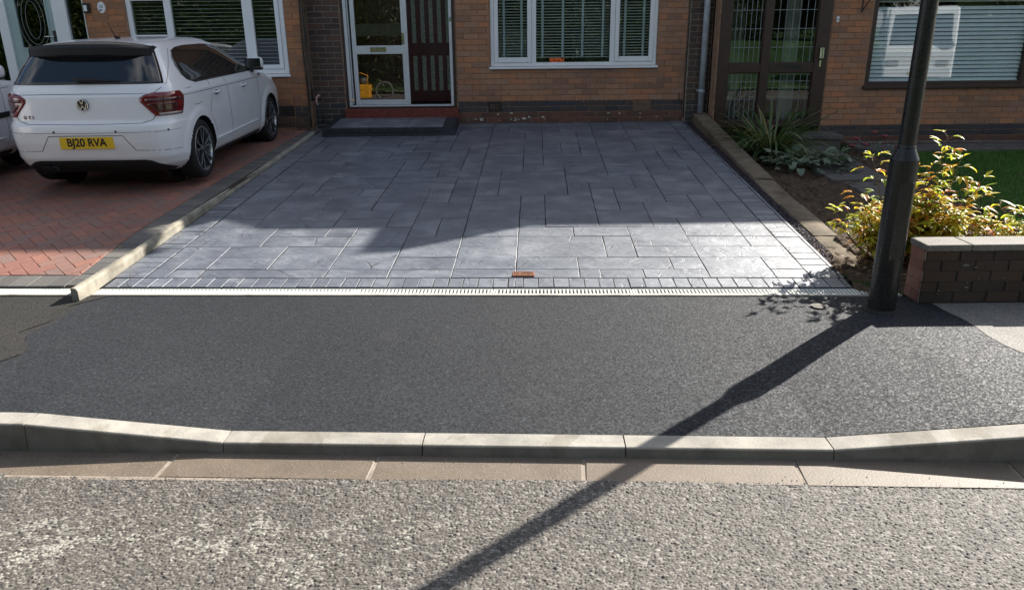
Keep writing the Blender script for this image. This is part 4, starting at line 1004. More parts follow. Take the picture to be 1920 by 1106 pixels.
g.add([(x, 11.40, z) for x, z in fr_] + [(x, 13.6, z) for x, z in fr_], [(0, 1, 2, 3), (7, 6, 5, 4), (1, 5, 6, 2), (2, 6, 7, 3), (3, 7, 4, 0)]); g.build('gablet', TILE, houseR)  # added off-frame gable, outlined to cast the bump in the drive shade
# ================================================================== garden
def zgar(x, y): return float(np.interp(y, [4.9, 6, 8.5, 11.5], [.10, .15, .22, .27]))
zg_v = np.vectorize(zgar)
def plainsheet(name, xs, ys, zf, m, chip=None, kind='structure', smooth=True):
    X, Y = np.meshgrid(xs, ys, indexing='ij'); Z = zf(X, Y); at = {}
    nu, nv = X.shape; V = np.stack([X, Y, Z], -1).reshape(-1, 3)
    a = (np.arange(nu - 1)[:, None] * nv + np.arange(nv - 1)[None, :]).ravel()
    return link(name, npmesh(name, V, np.stack([a, a + nv, a + nv + 1, a + 1], -1), m, smooth, at), None, kind)
def fnoise(shape, lo, hi, seed):
    g = np.random.default_rng(seed); f = np.fft.rfft2(g.normal(size=shape)); fy = np.fft.fftfreq(shape[0])[:, None]; fx = np.fft.rfftfreq(shape[1])[None, :]
    k = np.hypot(fy, fx); f *= (k > lo) * (k < hi) / (k + 1e-3); r_ = np.fft.irfft2(f, shape); return r_ / r_.std()
# planting bed: lumpy soil
xs = np.arange(2.45, 5.0, .018); ys = np.arange(4.95, 10.4, .018)
soiln = fnoise((len(xs), len(ys)), .01, .25, 3)
plainsheet('soil', xs, ys, lambda X, Y: zg_v(X, Y) - .01 - .03 * (X < 2.75) + .016 * soiln, SOIL)
plainsheet('garden_ground', np.arange(2.5, 16, .5), np.arange(4.93, 11.6, .3), lambda X, Y: zg_v(X, Y) - .045, GRASSM)
# lawn
lx = [(4.36, 6.0), (4.9, 9.55), (5.55, 10.35), (14, 10.35), (14, 4.98), (4.2, 4.98)]
g = MB()
def inpoly(x, y, P_):
    c = False; n = len(P_)
    for i in range(n):
        (x1, y1), (x2, y2) = P_[i], P_[(i + 1) % n]
        if (y1 > y) != (y2 > y) and x < (x2 - x1) * (y - y1) / (y2 - y1) + x1: c = not c
    return c
g.add([(x, y, zgar(x, y) + .01) for x, y in lx], [tuple(range(len(lx)))[::-1]]); g.build('lawn', GRASSM, None, kind='structure')
def leafmat(name, stops, trans=.35, rough=.45, spec=.4, attr=True):
    m = M(name, rough, spec); r_ = m.rnd(); c = m.ramp(r_, stops); n_ = m.noise(30, 3); c = m.mix(m.ramp(n_, [(.35, 0.), (.7, .35)]), c, m.mix(1, c, (.6, .62, .55), 'MULTIPLY'))
    m.base(c)
    tr = m.n('ShaderNodeBsdfTranslucent'); mx_ = m.n('ShaderNodeMixShader'); mx_.inputs[0].default_value = trans
    o = [n for n in m.t.nodes if n.type == 'OUTPUT_MATERIAL'][0]
    c2 = m.mix(1, c, (1.6, 1.6, 1.0), 'MULTIPLY')
    m.l(c2, tr.inputs[0]); m.l(m.b.outputs[0], mx_.inputs[1]); m.l(tr.outputs[0], mx_.inputs[2]); m.l(mx_.outputs[0], o.inputs[0]); return m.m
BLADE = leafmat('grass_blade', [(0., (.05, .14, .018)), (.5, (.075, .20, .026)), (.9, (.11, .24, .035)), (1., (.2, .24, .07))], .3)
n = 60000; gx = rng.uniform(4.25, 8.6, n); gy = rng.uniform(5.0, 10.35, n)
keep = np.array([inpoly(a, b, lx) and inview(a, b, .25) for a, b in zip(gx, gy)]); gx, gy = gx[keep], gy[keep]; n = len(gx)
an = rng.uniform(0, 6.283, n); hh = rng.uniform(.018, .04, n); bw = .004; ln = rng.normal(0, .012, (n, 2)); gz = np.interp(gy, [4.9, 6, 8.5, 11.5], [.10, .15, .22, .27]) + .01
V = np.stack([np.stack([gx - bw * np.cos(an), gy - bw * np.sin(an), gz], -1), np.stack([gx + bw * np.cos(an), gy + bw * np.sin(an), gz], -1), np.stack([gx + ln[:, 0], gy + ln[:, 1], gz + hh], -1)], 1).reshape(-1, 3)
link('grass', npmesh('grass', V, np.arange(3 * n).reshape(-1, 3), BLADE, False, {'rnd': np.repeat(rng.uniform(0, 1, n), 3)}), None, 'stuff')
# low stone wall
lw = thing('low_stone_wall', 'low weathered stone wall between the grey drive and the garden', 'wall', st(2.65, 3.5, .3))
def wt(v): return zdrive(v) + float(np.interp(v, [.3, .8, 2.8, 4.6, 6.8], [-.03, -.01, .0, .045, .12]))
cuts = [.42, 1.35, 2.3, 3.22, 4.15, 5.05, 5.9, 6.82]
for i, (a, b) in enumerate(zip(cuts[:-1], cuts[1:])):
    g = MB(); n = 8; rows = []; dz = random.uniform(-.006, .006) + (.012 if i > 2 else 0); uo = random.uniform(-.008, .008)
    for k in range(n + 1):
        v_ = a + .003 + (b - a - .006) * k / n; z = wt(v_) + dz; j = lambda s_=.003: random.uniform(-s_, s_)
        rows.append([st(2.553 + uo + j(), v_, z - .25), st(2.553 + uo + j(), v_, z - .02 + j()), st(2.563 + uo + j(), v_, z - .004), st(2.60 + uo, v_, z + j()), st(2.70 + uo, v_, z + j()), st(2.768 + uo, v_, z - .006 + j()), st(2.785 + uo + j(), v_, z - .025), st(2.785 + uo, v_, z - .25)])
    m8 = 8; vs_ = [p for r_ in rows for p in r_]; fs_ = []
    for k in range(n):
        for q in range(m8 - 1): fs_.append((k * m8 + q, (k + 1) * m8 + q, (k + 1) * m8 + q + 1, k * m8 + q + 1))
    fs_ += [tuple(range(m8)), tuple(range(n * m8, (n + 1) * m8))[::-1]]
    g.add(vs_, fs_).build('wall_stone', STONE, lw, at=st(2.65, a, 0))
# slate chippings in the strip beside the drive
def chips(name, n, uf, vf, zf, smin, smax, m, seed, flat=.35):
    g = np.random.default_rng(seed); v_ = vf(g, n); u_ = uf(g, n, v_)
    z_ = zf(u_, v_); V = []; base = np.array([[1, 0, 0], [-.5, .87, 0], [-.5, -.87, 0], [.1, .1, 1], [-.2, -.1, -1], [.4, -.7, .3]])
    F0 = np.array([[0, 1, 3], [1, 2, 3], [2, 5, 3], [5, 0, 3], [1, 0, 4], [2, 1, 4], [5, 2, 4], [0, 5, 4]])
    s_ = g.uniform(smin, smax, n); a = g.uniform(0, 6.283, n); tl = g.normal(0, .35, (n, 2)); el = g.uniform(.5, 1, n)
    P_ = base[None] * np.stack([s_, s_ * el, s_ * flat], -1)[:, None]; P_ = P_ + g.normal(0, .12, P_.shape) * s_[:, None, None]
    x = P_[..., 0] * np.cos(a)[:, None] - P_[..., 1] * np.sin(a)[:, None]; y = P_[..., 0] * np.sin(a)[:, None] + P_[..., 1] * np.cos(a)[:, None]
    z = P_[..., 2] + x * tl[:, :1] + y * tl[:, 1:]
    U = u_[:, None] + x; W_ = v_[:, None] + y
    X = EU.x * U + EV.x * W_; Y = SY + EU.y * U + EV.y * W_
    V = np.stack([X, Y, z_[:, None] + z], -1).reshape(-1, 3); F = (F0[None] + (np.arange(n) * 6)[:, None, None]).reshape(-1, 3)
    return link(name, npmesh(name, V, F, m, False, {'rnd': np.repeat(g.uniform(0, 1, n), 6)}), None, 'stuff')
SLATE = brickmat('slate_chipping', [(.045, .035, .048), (.06, .048, .062), (.035, .03, .04), (.09, .08, .095), (.05, .035, .042)], .1)
def zgr(u, v): return .06 + .0733 * np.maximum(v, 0) - .020 - .0 * u
chips('slate_gravel', 9000, lambda g, n, v: g.uniform(2.455, 2.56 + .0 * v, n) + np.where(v < .9, g.uniform(0, 1, n) * (.9 - v) * .32, 0), lambda g, n: g.uniform(.14, 6.75, n) ** 1.0, zgr, .007, .017, SLATE, 3)
chips('slate_gravel', 1500, lambda g, n, v: g.uniform(2.45, 2.74, n), lambda g, n: g.uniform(.19, .5, n), lambda u, v: .055 + 0 * u, .007, .016, SLATE, 4)
sheet('gravel_bed', 2.44, 2.80, .18, 6.9, .0, GROUT) if False else None
g = MB(); g.add([st(2.452, .17, -.0), st(2.80, .17, -.0), st(2.80, 6.95, .50), st(2.452, 6.95, .50)], [(0, 1, 2, 3)])
vs4 = [st(2.452, .17, zdrive(.17) - .032), st(2.80, .17, zdrive(.17) - .032), st(2.80, 6.95, zdrive(6.95) - .032), st(2.452, 6.95, zdrive(6.95) - .032)]
MB().add(vs4, [(0, 1, 2, 3)]).build('gravel_bed', GROUT, None, kind='structure')
# grit gathered along the channel and the kerb foot
GRIT = brickmat('road_grit', [(.30, .27, .23), (.20, .18, .15), (.12, .10, .09), (.4, .37, .32)], .1)
chips('road_grit', 240, lambda g, n, v: g.uniform(-2.4, 2.5, n), lambda g, n: np.where(g.uniform(0, 1, n) < .55, -2.064 - g.exponential(.012, n), -2.225 + g.normal(0, .02, n)), lambda u, v: .0015 + 0 * u, .0016, .0045, GRIT, 12, .6)
chips('road_grit', 260, lambda g, n, v: g.uniform(-3, 2.5, n), lambda g, n: g.uniform(-2.02, .0, n), lambda u, v: zp_fast(u, v) + .004, .0012, .0032, GRIT, 13, .6)
# pale gravel strip, path slabs and steps by the right house
def uvinv(x, y): return (x * EU.x + (y - SY) * EU.y, x * EV.x + (y - SY) * EV.y)
PG = brickmat('pale_gravel', [(.22, .2, .18), (.3, .27, .24), (.16, .14, .13)], .1)
chips('pale_gravel', 3200, lambda g, n, v: g.uniform(4.75, 8.2, n), lambda g, n: g.uniform(6.33, 6.56, n), lambda u, v: .285 + 0 * u, .007, .014, PG, 8)
path = link('path', None, None, None, (4.3, 9, .2)); path['kind'] = 'structure'; ORG[path.name] = Vector((4.3, 9, .2))
def gslab(name, pts, z, th, parent, m=PATHC, ch=.008):
    n = len(pts); cx = sum(p[0] for p in pts) / n; cy = sum(p[1] for p in pts) / n
    inn = [(p[0] + (cx - p[0]) * ch * 2, p[1] + (cy - p[1]) * ch * 2) for p in pts]
    g = MB().add([(x, y, z) for x, y in inn] + [(x, y, z - ch) for x, y in pts] + [(x, y, z - th) for x, y in pts], [tuple(range(n))] + [(k, k + n, (k + 1) % n + n, (k + 1) % n) for k in range(n)] + [(k + n, k + 2 * n, (k + 1) % n + 2 * n, (k + 1) % n + n) for k in range(n)])
    return g.build(name, m, parent, at=(pts[0][0], pts[0][1], z))
q = lambda a, b, z: tuple(at_z(a, b, z)[:2])
gslab('path_slab', [q(1478, 301, .285), q(1606, 301, .285), q(1560, 273, .285), q(1478, 273, .285)], .285, .08, path)
gslab('path_slab', [q(1560, 336, .25), q(1668, 336, .25), q(1610, 303, .25), q(1500, 303, .25)], .25, .08, path)
gslab('path_slab', [q(1640, 372, .22), q(1745, 372, .22), q(1672, 338, .22), q(1575, 338, .22)], .22, .08, path)
xx = 4.95
while xx < 8.4: gslab('path_slab', [(xx, 10.42), (xx + .895, 10.42), (xx + .895, 11.02), (xx, 11.02)], .285, .09, path); xx += .9
ds = thing('door_step', 'low grey concrete doorstep below the brown leaded porch', 'step', (4.4, 11.3, .3))
a0, a1 = at_z(1478, 262, .36), at_z(1579, 262, .36)
gslab('step_slab', [(a0.x, 10.95), (a1.x, 10.95), (a1.x, YR - .012), (a0.x, YR - .012)], .43, .06, ds); gslab('step_base', [(a0.x + .02, 10.98), (a1.x - .02, 10.98), (a1.x - .02, YR - .012), (a0.x + .02, YR - .012)], .368, .2, ds)
# ------------------------------------------------------------------ front garden brick wall
gw = thing('garden_wall', 'low dark brick garden wall with pale coping right of the lamp post', 'wall', (5.2, 4.85, .07))
WX0, WX1 = 2.745, 10.0; WY0, WY1 = 4.755, 4.955; WT = .425
g = MB(); g.box(WX0 + .008, WX1, WY0 + .008, WY1 - .004, .0, WT - .002); g.build('core', MORTAR_DARK, gw)
rows = 5; rh = (WT - .06) / rows
for r_ in range(rows):
    x = WX0 + (.11 if r_ % 2 else 0); k = 0
    if r_ % 2:
        link('brick', bmesh_for(.102, BR_WALL, r_), gw, None, (WX0 + .055, WY0, .065 + rh * (r_ + .5)))
    while x < 5.2: link('brick', bmesh_for(.215, BR_WALL, (r_ + k) % 5), gw, None, (x + .112, WY0 - .001, .065 + rh * (r_ + .5))); x += .225; k += 1
    # end bricks facing left
    for (yc, l_) in (((WY0 + .065, .09), (WY0 + .152, .085)) if r_ % 2 == 0 else ((WY0 + .105, .17),)):
        o = link('brick', bmesh_for(l_, BR_END, r_ % 5), gw, None, (WX0, yc + .002, .065 + rh * (r_ + .5))); o.rotation_euler = (0, 0, -math.pi / 2)
g = MB(); g.box(5.3, WX1, WY0, WY0 + .008, .06, WT - .001); g.build('far_brickwork', BR_UP, gw)
g = MB(); g.box(WX0 + .0045, WX0 + .012, WY0 + .01, WY1 - .005, .062, WT - .002); g.build('end_mortar', MORTAR_LIGHT, gw)
cx0 = WX0 - .012
for k, L_ in enumerate([.30, .62, .62, .62, .62, .62, .62, .62, .62, .62, .62]):
    g = MB(); g.box(cx0 + .002, cx0 + L_ - .002, WY0 - .012, WY1 + .006, WT, WT + .045); g.build('coping_stone', COPING, gw, bevel=.007, at=(cx0, WY0, WT)); cx0 += L_
g = MB()
for i in range(15):
    x, z = random.uniform(2.8, 4.0), random.uniform(.1, .42); a = random.uniform(.005, .018)
    g.add([(x + a * 1.6 * math.cos(t), WY0 - .006, z + a * .6 * math.sin(t)) for t in [k * 1.0472 for k in range(6)]] + [(x, WY0 - .010, z)], [(k, (k + 1) % 6, 6)[::-1] for k in range(6)])
g.build('mortar_blobs', COPING, gw, kind='stuff')
# ------------------------------------------------------------------ lamp post
LPX, LPY = 2.441, 4.64
lp_ = thing('lamp_post', 'tall black lamp post with a thick base at the edge of the tarmac', 'lamp post', (LPX, LPY, .06))
POST = M('black_post_paint', .26, .5); f = POST.noise(5, 5, .6, None, (1, 1, .4)); f2 = POST.noise(60, 4, .7)
sxz = POST.n('ShaderNodeSeparateXYZ'); POST.l(POST.pos, sxz.inputs[0])
c_ = POST.mix(POST.ramp(f2, [(.58, 0.), (.7, .5)]), (.006, .008, .008), (.02, .02, .019)); dustf = POST.math('MULTIPLY', POST.ramp(sxz.outputs[2], [(.05, .45), (.35, 0.)]), POST.ramp(f, [(.3, .2), (.7, 1.)]))
POST.base(POST.mix(dustf, c_, (.075, .07, .06))); POST.rough(POST.ramp(f2, [(.35, .22), (.75, .5)])); POST.bump(POST.noise(35, 3), .0012); POST = POST.m
def oct_prism(mb_, prof, n): return mb_.lathe(prof, (LPX, LPY, 0), n)
g = MB(); oct_prism(g, [(.084, .03), (.085, .06), (.0845, .35), (.083, 1.035), (.0828, 1.05)], 40); oct_prism(g, [(.0828, 1.05), (.0800, 1.058)], 40); oct_prism(g, [(.0800, 1.058), (.0540, 1.118)], 40); oct_prism(g, [(.0540, 1.118), (.0530, 1.132), (.05, 1.138)], 40); g.build('base_column', POST, lp_, smooth=True)
g = MB(); oct_prism(g, [(.050, 1.13), (.0495, 1.4), (.047, 2.2), (.040, 4.9), (.036, 5.2)], 28); g.build('shaft', POST, lp_, smooth=True)
g = MB(); y = LPY - .0855
g.add([(LPX - .04, y + .012, .42), (LPX + .04, y + .012, .42), (LPX + .04, y + .012, .92), (LPX - .04, y + .012, .92), (LPX - .036, y + .002, .424), (LPX + .036, y + .002, .424), (LPX + .036, y + .002, .916), (LPX - .036, y + .002, .916)], [(4, 5, 6, 7), (0, 1, 5, 4), (1, 2, 6, 5), (2, 3, 7, 6), (3, 0, 4, 7)])
g.build('access_door', POST, lp_)
g = MB(); g.tube([(LPX, LPY, 5.1), (LPX, LPY - .1, 5.3), (LPX, LPY - .5, 5.42)], .03, 10); g.add([(LPX - .13, LPY - 1.0, 5.40), (LPX + .13, LPY - 1.0, 5.40), (LPX + .13, LPY - .42, 5.37), (LPX - .13, LPY - .42, 5.37), (LPX - .09, LPY - .95, 5.50), (LPX + .09, LPY - .95, 5.50), (LPX + .07, LPY - .45, 5.48), (LPX - .07, LPY - .45, 5.48)], [(0, 3, 2, 1), (4, 5, 6, 7), (0, 1, 5, 4), (1, 2, 6, 5), (2, 3, 7, 6), (3, 0, 4, 7)]); g.build('lantern', GALV, lp_)
g = MB(); g.lathe([(.085, .052), (.115, .055), (.122, .066), (.104, .075), (.086, .078)], (LPX, LPY, 0), 22); g.build('tarmac_collar', OLDTAR, lp_)

# ================================================================== plants
def leaf(mb_, base, d, length, width, droop=.3, fold=.25, up=Vector((0, 0, 1)), seg=4, shape='lance'):
    d = Vector(d).normalized(); side = d.cross(up)
    if side.length < 1e-3: side = Vector((1, 0, 0))
    side.normalize(); nrm = side.cross(d).normalized(); p = Vector(base); vs_ = []; 
    for i in range(seg + 1):
        t = i / seg
        w_ = (math.sin(math.pi * min(t * .92 + .06, 1)) ** (.8 if shape == 'lance' else .5)) * width / 2
        if shape == 'ovate': w_ = width / 2 * (math.sin(math.pi * (t ** .75) * .97 + .05)) ** .6
        if shape == 'strap': w_ = width / 2 * (1 - t ** 3) ** .8 + .0004
        if i == seg: w_ = max(.0006, 0)
        vs_ += [p - side * w_ + nrm * (w_ * fold), p.copy(), p + side * w_ + nrm * (w_ * fold)]
        a = droop / seg; d = (d * math.cos(a) - nrm * math.sin(a)).normalized(); nrm = side.cross(d).normalized(); p = p + d * (length / seg)
    fs_ = []
    for i in range(seg): a = i * 3; fs_ += [(a, a + 1, a + 4, a + 3), (a + 1, a + 2, a + 5, a + 4)]
    mb_.add(vs_, fs_); return mb_
def place_leaves(parent, items, m, limit, name='leaf', smooth=True):
    """items: (size, MB). the largest become parts, the rest one mass"""
    items.sort(key=lambda t: -t[0]); rest = MB()
    for i, (s_, g, rn) in enumerate(items):
        if i < limit: o_ = g.v[1]; g.build(name, m, parent, smooth, at=o_)
        else: rest.cur = rn; rest.add(g.v, g.f)
    if rest.v: rest.build('foliage', m, parent, smooth, kind='stuff')
def dirv(az, el): return Vector((math.cos(az) * math.cos(el), math.sin(az) * math.cos(el), math.sin(el)))
rp_ = random.Random(21)
AUT = leafmat('autumn_leaf', [(0., (.22, .34, .045)), (.25, (.42, .46, .06)), (.5, (.58, .50, .06)), (.66, (.62, .42, .06)), (.80, (.60, .28, .05)), (.90, (.48, .13, .05)), (.96, (.14, .22, .04)), (1., (.30, .18, .08))], .5, .45, .35)
STEM = simple('woody_stem', (.13, .10, .05), .7, .3, var=.3)
def shrub(label, cx, cy, z0, stems, group, limit, seed, leafsize=.082):
    rp_ = random.Random(seed); root = thing('autumn_shrub', label, 'shrub', (cx, cy, z0), group=group); items = []; sm = MB()
    for (dx_, dy_, h, leanx, leany, nl, up_) in stems:
        b = Vector((cx + dx_ * .35, cy + dy_ * .35, z0)); t = Vector((cx + dx_ + leanx, cy + dy_ + leany, z0 + h)); pts = []
        for i in range(7):
            s_ = i / 6; pts.append(b.lerp(t, s_) + Vector(((dx_ * .5) * math.sin(s_ * 1.57) * (1 - s_), 0, h * .12 * math.sin(s_ * math.pi))))
        sm.tube(pts, [.006 - .004 * i / 6 for i in range(7)], 5)
        for k in range(nl):
            s_ = up_ + (1 - up_) * (k + rp_.random()) / nl; i = min(int(s_ * 6), 5); p = pts[i].lerp(pts[i + 1], s_ * 6 - i)
            az = k * 2.4 + rp_.uniform(-.5, .5); el = rp_.uniform(.1, .9); d = dirv(az, el); pl_ = rp_.uniform(.03, .09)
            q_ = p + d * pl_; sm.tube([p, q_], .0016, 3, False)
            # compound leaf: three to five narrow leaflets
            nn = rp_.choice((3, 3, 5)); rn = rp_.random()
            for j in range(nn):
                aa = az + (j - (nn - 1) / 2) * rp_.uniform(.45, .7); L_ = leafsize * rp_.uniform(.65, 1.25) * (1.1 if j == nn // 2 else .9)
                g = MB(); leaf(g, q_ + dirv(aa, el) * .004, dirv(aa, el * .8 + rp_.uniform(-.25, .3)), L_, L_ * rp_.uniform(.24, .36), rp_.uniform(.2, 1.3), rp_.uniform(.2, .55))
                items.append((L_ - 3 * abs(q_.y - 5.2) * .01, g, min(.99, max(.01, rn + rp_.gauss(0, .10)))))
    sm.build('stems', STEM, root, True); place_leaves(root, items, AUT, limit)
    return root
rs_ = random.Random(4); stems = []
for i in range(70):
    a = rs_.uniform(0, 6.283); r_ = rs_.uniform(.05, .36); stems.append((r_ * math.cos(a) * 1.15, r_ * math.sin(a) * .8, rs_.uniform(.22, .52) * (1.15 - r_), rs_.uniform(-.06, .06), rs_.uniform(-.06, .04), 11, .08))
shrub('tall yellow and orange shrub behind the black lamp post', 2.98, 5.52, .12, stems + [(-.45, -.05, .34, -.05, 0, 11, .1), (-.38, -.15, .30, 0, 0, 11, .1), (-.5, .1, .42, 0, 0, 9, .2), (-.12, .12, .80, -.12, .05, 14, .3), (.22, .1, .95, .05, 0, 20, .25), (.10, .0, .74, .02, 0, 18, .2), (.42, 0, .62, .1, 0, 18, .15), (-.25, 0, .55, -.12, 0, 16, .2), (.5, .1, .52, .12, 0, 16, .15), (.3, .05, .78, .1, .05, 16, .25), (0, .1, .62, 0, 0, 16, .2), (.18, -.1, .6, 0, 0, 16, .2)],
      'yellowing shrubs in the front bed', 260, 3)
stems = []
for i in range(36):
    a = rs_.uniform(0, 6.283); r_ = rs_.uniform(.05, .3); stems.append((r_ * math.cos(a) * 1.3, r_ * math.sin(a) * .6, rs_.uniform(.15, .4), 0, 0, 7, .2))
shrub('low bushy yellow shrub just behind the coping of the garden wall', 3.62, 5.42, .12, stems, 'yellowing shrubs in the front bed', 90, 5)
shrub('orange-red leaved shrub behind the garden wall at the right edge', 4.12, 5.6, .13, [(.0, 0, .5, .02, 0, 9, .3), (.15, .05, .42, .05, 0, 8, .3), (-.15, 0, .38, -.05, 0, 8, .3), (.3, 0, .48, .05, 0, 9, .3), (.1, -.1, .3, 0, 0, 8, .3), (.35, -.1, .34, .1, 0, 8, .3), (-.05, -.1, .28, -.1, 0, 8, .3)], 'yellowing shrubs in the front bed', 80, 8, .10)
# fallen leaves round the foot of the shrub
DEAD = leafmat('fallen_leaf', [(0., (.20, .12, .07)), (.5, (.32, .22, .13)), (1., (.14, .09, .06))], .1, .7)
g = MB(); r2 = random.Random(6)
for i in range(190):
    x = r2.uniform(2.42, 3.1); y = r2.gauss(5.35, .22)
    u_, v_ = uvinv(x, y); z = max(zgar(x, y) + .012, wt(v_) + .006 if 2.53 < u_ < 2.79 and v_ > .42 else 0)
    if u_ < 2.56 or y < 5.0: continue
    g.cur = r2.random(); leaf(g, (x, y, z), dirv(r2.uniform(0, 6.28), .1), r2.uniform(.03, .07), r2.uniform(.012, .022), r2.uniform(-.5, 1), .3, seg=3)
g.build('fallen_leaves', DEAD, None, kind='stuff')
# strappy clump
STRAP = leafmat('strap_leaf', [(0., (.045, .09, .03)), (.45, (.08, .14, .05)), (.72, (.14, .17, .07)), (1., (.42, .37, .20))], .25)
def strapplant(label, cx, cy, z0, n, hmin, hmax, seed, spread=1., limit=120):
    r_ = random.Random(seed); root = thing('strap_leaf_plant', label, 'plant', (cx, cy, z0)); items = []
    for i in range(n):
        az = r_.uniform(0, 6.283); L_ = r_.uniform(hmin, hmax); el = r_.uniform(.85, 1.45) if r_.random() < .8 else r_.uniform(.4, .9); g = MB()
        leaf(g, (cx + .10 * spread * math.cos(az) * r_.random(), cy + .10 * spread * math.sin(az) * r_.random(), z0), dirv(az, el), L_, r_.uniform(.016, .034), r_.uniform(.6, 2.3), .35, seg=9, shape='strap'); items.append((L_, g, r_.random()))
    place_leaves(root, items, STRAP, limit, 'blade')
strapplant('tall arching strap-leaved clump at the house end of the stone wall', 3.50, 10.15, .25, 230, .65, 1.15, 3, 2.6, 220)
strapplant('small arching grassy clump at the right edge by the path', 7.6, 10.3, .25, 70, .35, .75, 5, 1.6, 70)
# broad grey-green leaves
BERG = leafmat('broad_grey_leaf', [(0., (.09, .13, .08)), (.5, (.16, .21, .14)), (1., (.24, .28, .20))], .1, .5)
root = thing('broad_leaf_plant', 'spreading clump of broad grey-green leaves beside the stone wall', 'plant', (3.62, 9.35, .22)); items = []; r_ = random.Random(9)
for i in range(210):
    x, y = r_.uniform(-.40, .56), r_.gauss(0, .24); az = math.atan2(y - .1, x) + r_.uniform(-1, 1); g = MB(); L_ = r_.uniform(.09, .15)
    leaf(g, (3.62 + x, 9.32 + y, .24 + r_.uniform(.02, .17)), dirv(az, r_.uniform(-.1, .8)), L_, L_ * r_.uniform(.6, .8), r_.uniform(.2, 1.1), r_.uniform(.1, .45), seg=5, shape='ovate'); items.append((L_, g, r_.random()))
place_leaves(root, items, BERG, 210)
# sedum with dusky pink heads
root = thing('flowering_plant', 'small grey-green plant with dusky pink flower heads by the path', 'plant', (4.95, 10.2, .26)); items = []
PINK = simple('dusky_pink_flower', (.22, .06, .07), .8, .2, var=.4, scale=60, bump=.004)
for i in range(150):
    x, y = r_.gauss(0, .17), r_.gauss(0, .11); g = MB(); L_ = r_.uniform(.03, .055); leaf(g, (4.93 + x, 10.2 + y, .27 + r_.uniform(0, .15)), dirv(r_.uniform(0, 6.28), r_.uniform(-.1, 1)), L_, L_ * .6, .5, .2, seg=3, shape='ovate'); items.append((L_, g, r_.random()))
place_leaves(root, items, BERG, 40)
for (x, y, z) in ((4.72, 10.3, .46), (5.12, 10.35, .48), (4.78, 10.15, .40), (5.2, 10.1, .36), (4.62, 10.2, .38), (5.02, 10.45, .52)):
    g = MB(); g.lathe([(0, -.02), (.035, -.012), (.05, .0), (.04, .018), (0, .026)], (x, y, z), 9); g.tube([(x, y, z - .01), (x, y, .26)], .003, 4); g.build('flower_head', PINK, root)
# tiny weed on the red drive by the edging
p = st(-3.3, .93, zleft(.9)); root = thing('weed', 'tiny dry weed growing between the red paving blocks', 'plant', p); g = MB()
for i in range(16): leaf(g, p + Vector((0, 0, .004)), dirv(i * 1.9, r_.uniform(.1, .7)), r_.uniform(.02, .045), .004, .5, .2, seg=2)
g.build('weed_leaves', simple('dry_weed', (.36, .30, .12), .8), root)
# ================================================================== cars
def carpaint():
    m = M('white_car_paint', .32, .5); f = m.noise(2, 3); m.base(m.ramp(f, [(.3, (.81, .82, .84)), (.7, (.86, .87, .88))]))
    m.b.inputs['Coat Weight'].default_value = .8; m.b.inputs['Coat Roughness'].default_value = .04; return m.m
PAINT = carpaint()
def coated(name, c, rough=.3, coat=.6, var=.1, metal=0):
    m = M(name, rough, .5, metal); f = m.noise(30, 3); m.base(m.ramp(f, [(.3, tuple(x * (1 - var) for x in c)), (.7, tuple(x * (1 + var) for x in c))])); m.b.inputs['Coat Weight'].default_value = coat; m.b.inputs['Coat Roughness'].default_value = .03; return m.m
CGLASS = coated('tinted_car_glass', (.010, .012, .014), .08, 1.); GBLACK = coated('gloss_black_trim', (.010, .010, .011), .25, .5)
MBLACK = simple('matt_black_trim', (.012, .012, .013), .65, .4); TYRE = simple('tyre_rubber', (.022, .022, .023), .8, .3, var=.3, scale=30, bump=.002)
SEAM = simple('panel_gap_shadow', (.05, .05, .055), .7, .2); REDL = coated('red_lamp_lens', (.16, .006, .010), .1, 1., .3); SMOKE = coated('smoked_red_lens', (.055, .006, .008), .12, 1., .3)
RIMD = coated('dark_wheel_paint', (.035, .035, .038), .35, .4); RIMS = coated('machined_wheel_face', (.42, .43, .45), .25, .4, .05, .7)
YPLATE = simple('yellow_plate', (.80, .52, .02), .35, .5, var=.04); CLEARL = coated('clear_lamp_lens', (.35, .30, .28), .1, 1.)
A_L = 4.053
zk = np.array([.17, .20, .26, .34, .50, .60, .655, .68, .70, .85, .93, .955, 1.00, 1.03, 1.10, 1.20, 1.30, 1.36, 1.395, 1.415, 1.430, 1.440, 1.444])
xrk = np.array([.20, .14, .07, .03, .005, .0, .012, .045, .055, .068, .078, .105, .125, .145, .195, .27, .35, .41, .50, .62, .82, 1.15, 1.5])
hwk = np.array([.74, .78, .835, .862, .872, .875, .876, .876, .876, .872, .866, .852, .832, .812, .778, .727, .668, .625, .585, .545, .47, .33, .12])
xfk = np.array([3.90, 3.95, 4.0, 4.03, 4.05, 4.05, 4.04, 4.03, 4.02, 3.82, 3.45, 3.25, 3.03, 2.95, 2.76, 2.52, 2.28, 2.13, 2.02, 1.95, 1.87, 1.75, 1.62])
NEXP = 8.
def cprof(z): return float(np.interp(z, zk, xrk)), float(np.interp(z, zk, xfk)), float(np.interp(z, zk, hwk))
def ysurf(x, z):
    a, b, h = cprof(z); c = (a + b) / 2; r_ = (b - a) / 2; xi = min(abs((x - c) / r_), .9999); return h * (1 - xi ** NEXP) ** (1 / NEXP)
def xrear(y, z):
    a, b, h = cprof(z); c = (a + b) / 2; r_ = (b - a) / 2; et = min(abs(y / h), .9999); return c - r_ * (1 - et ** NEXP) ** (1 / NEXP)
def xfront(y, z):
    a, b, h = cprof(z); c = (a + b) / 2; r_ = (b - a) / 2; et = min(abs(y / h), .9999); return c + r_ * (1 - et ** NEXP) ** (1 / NEXP)
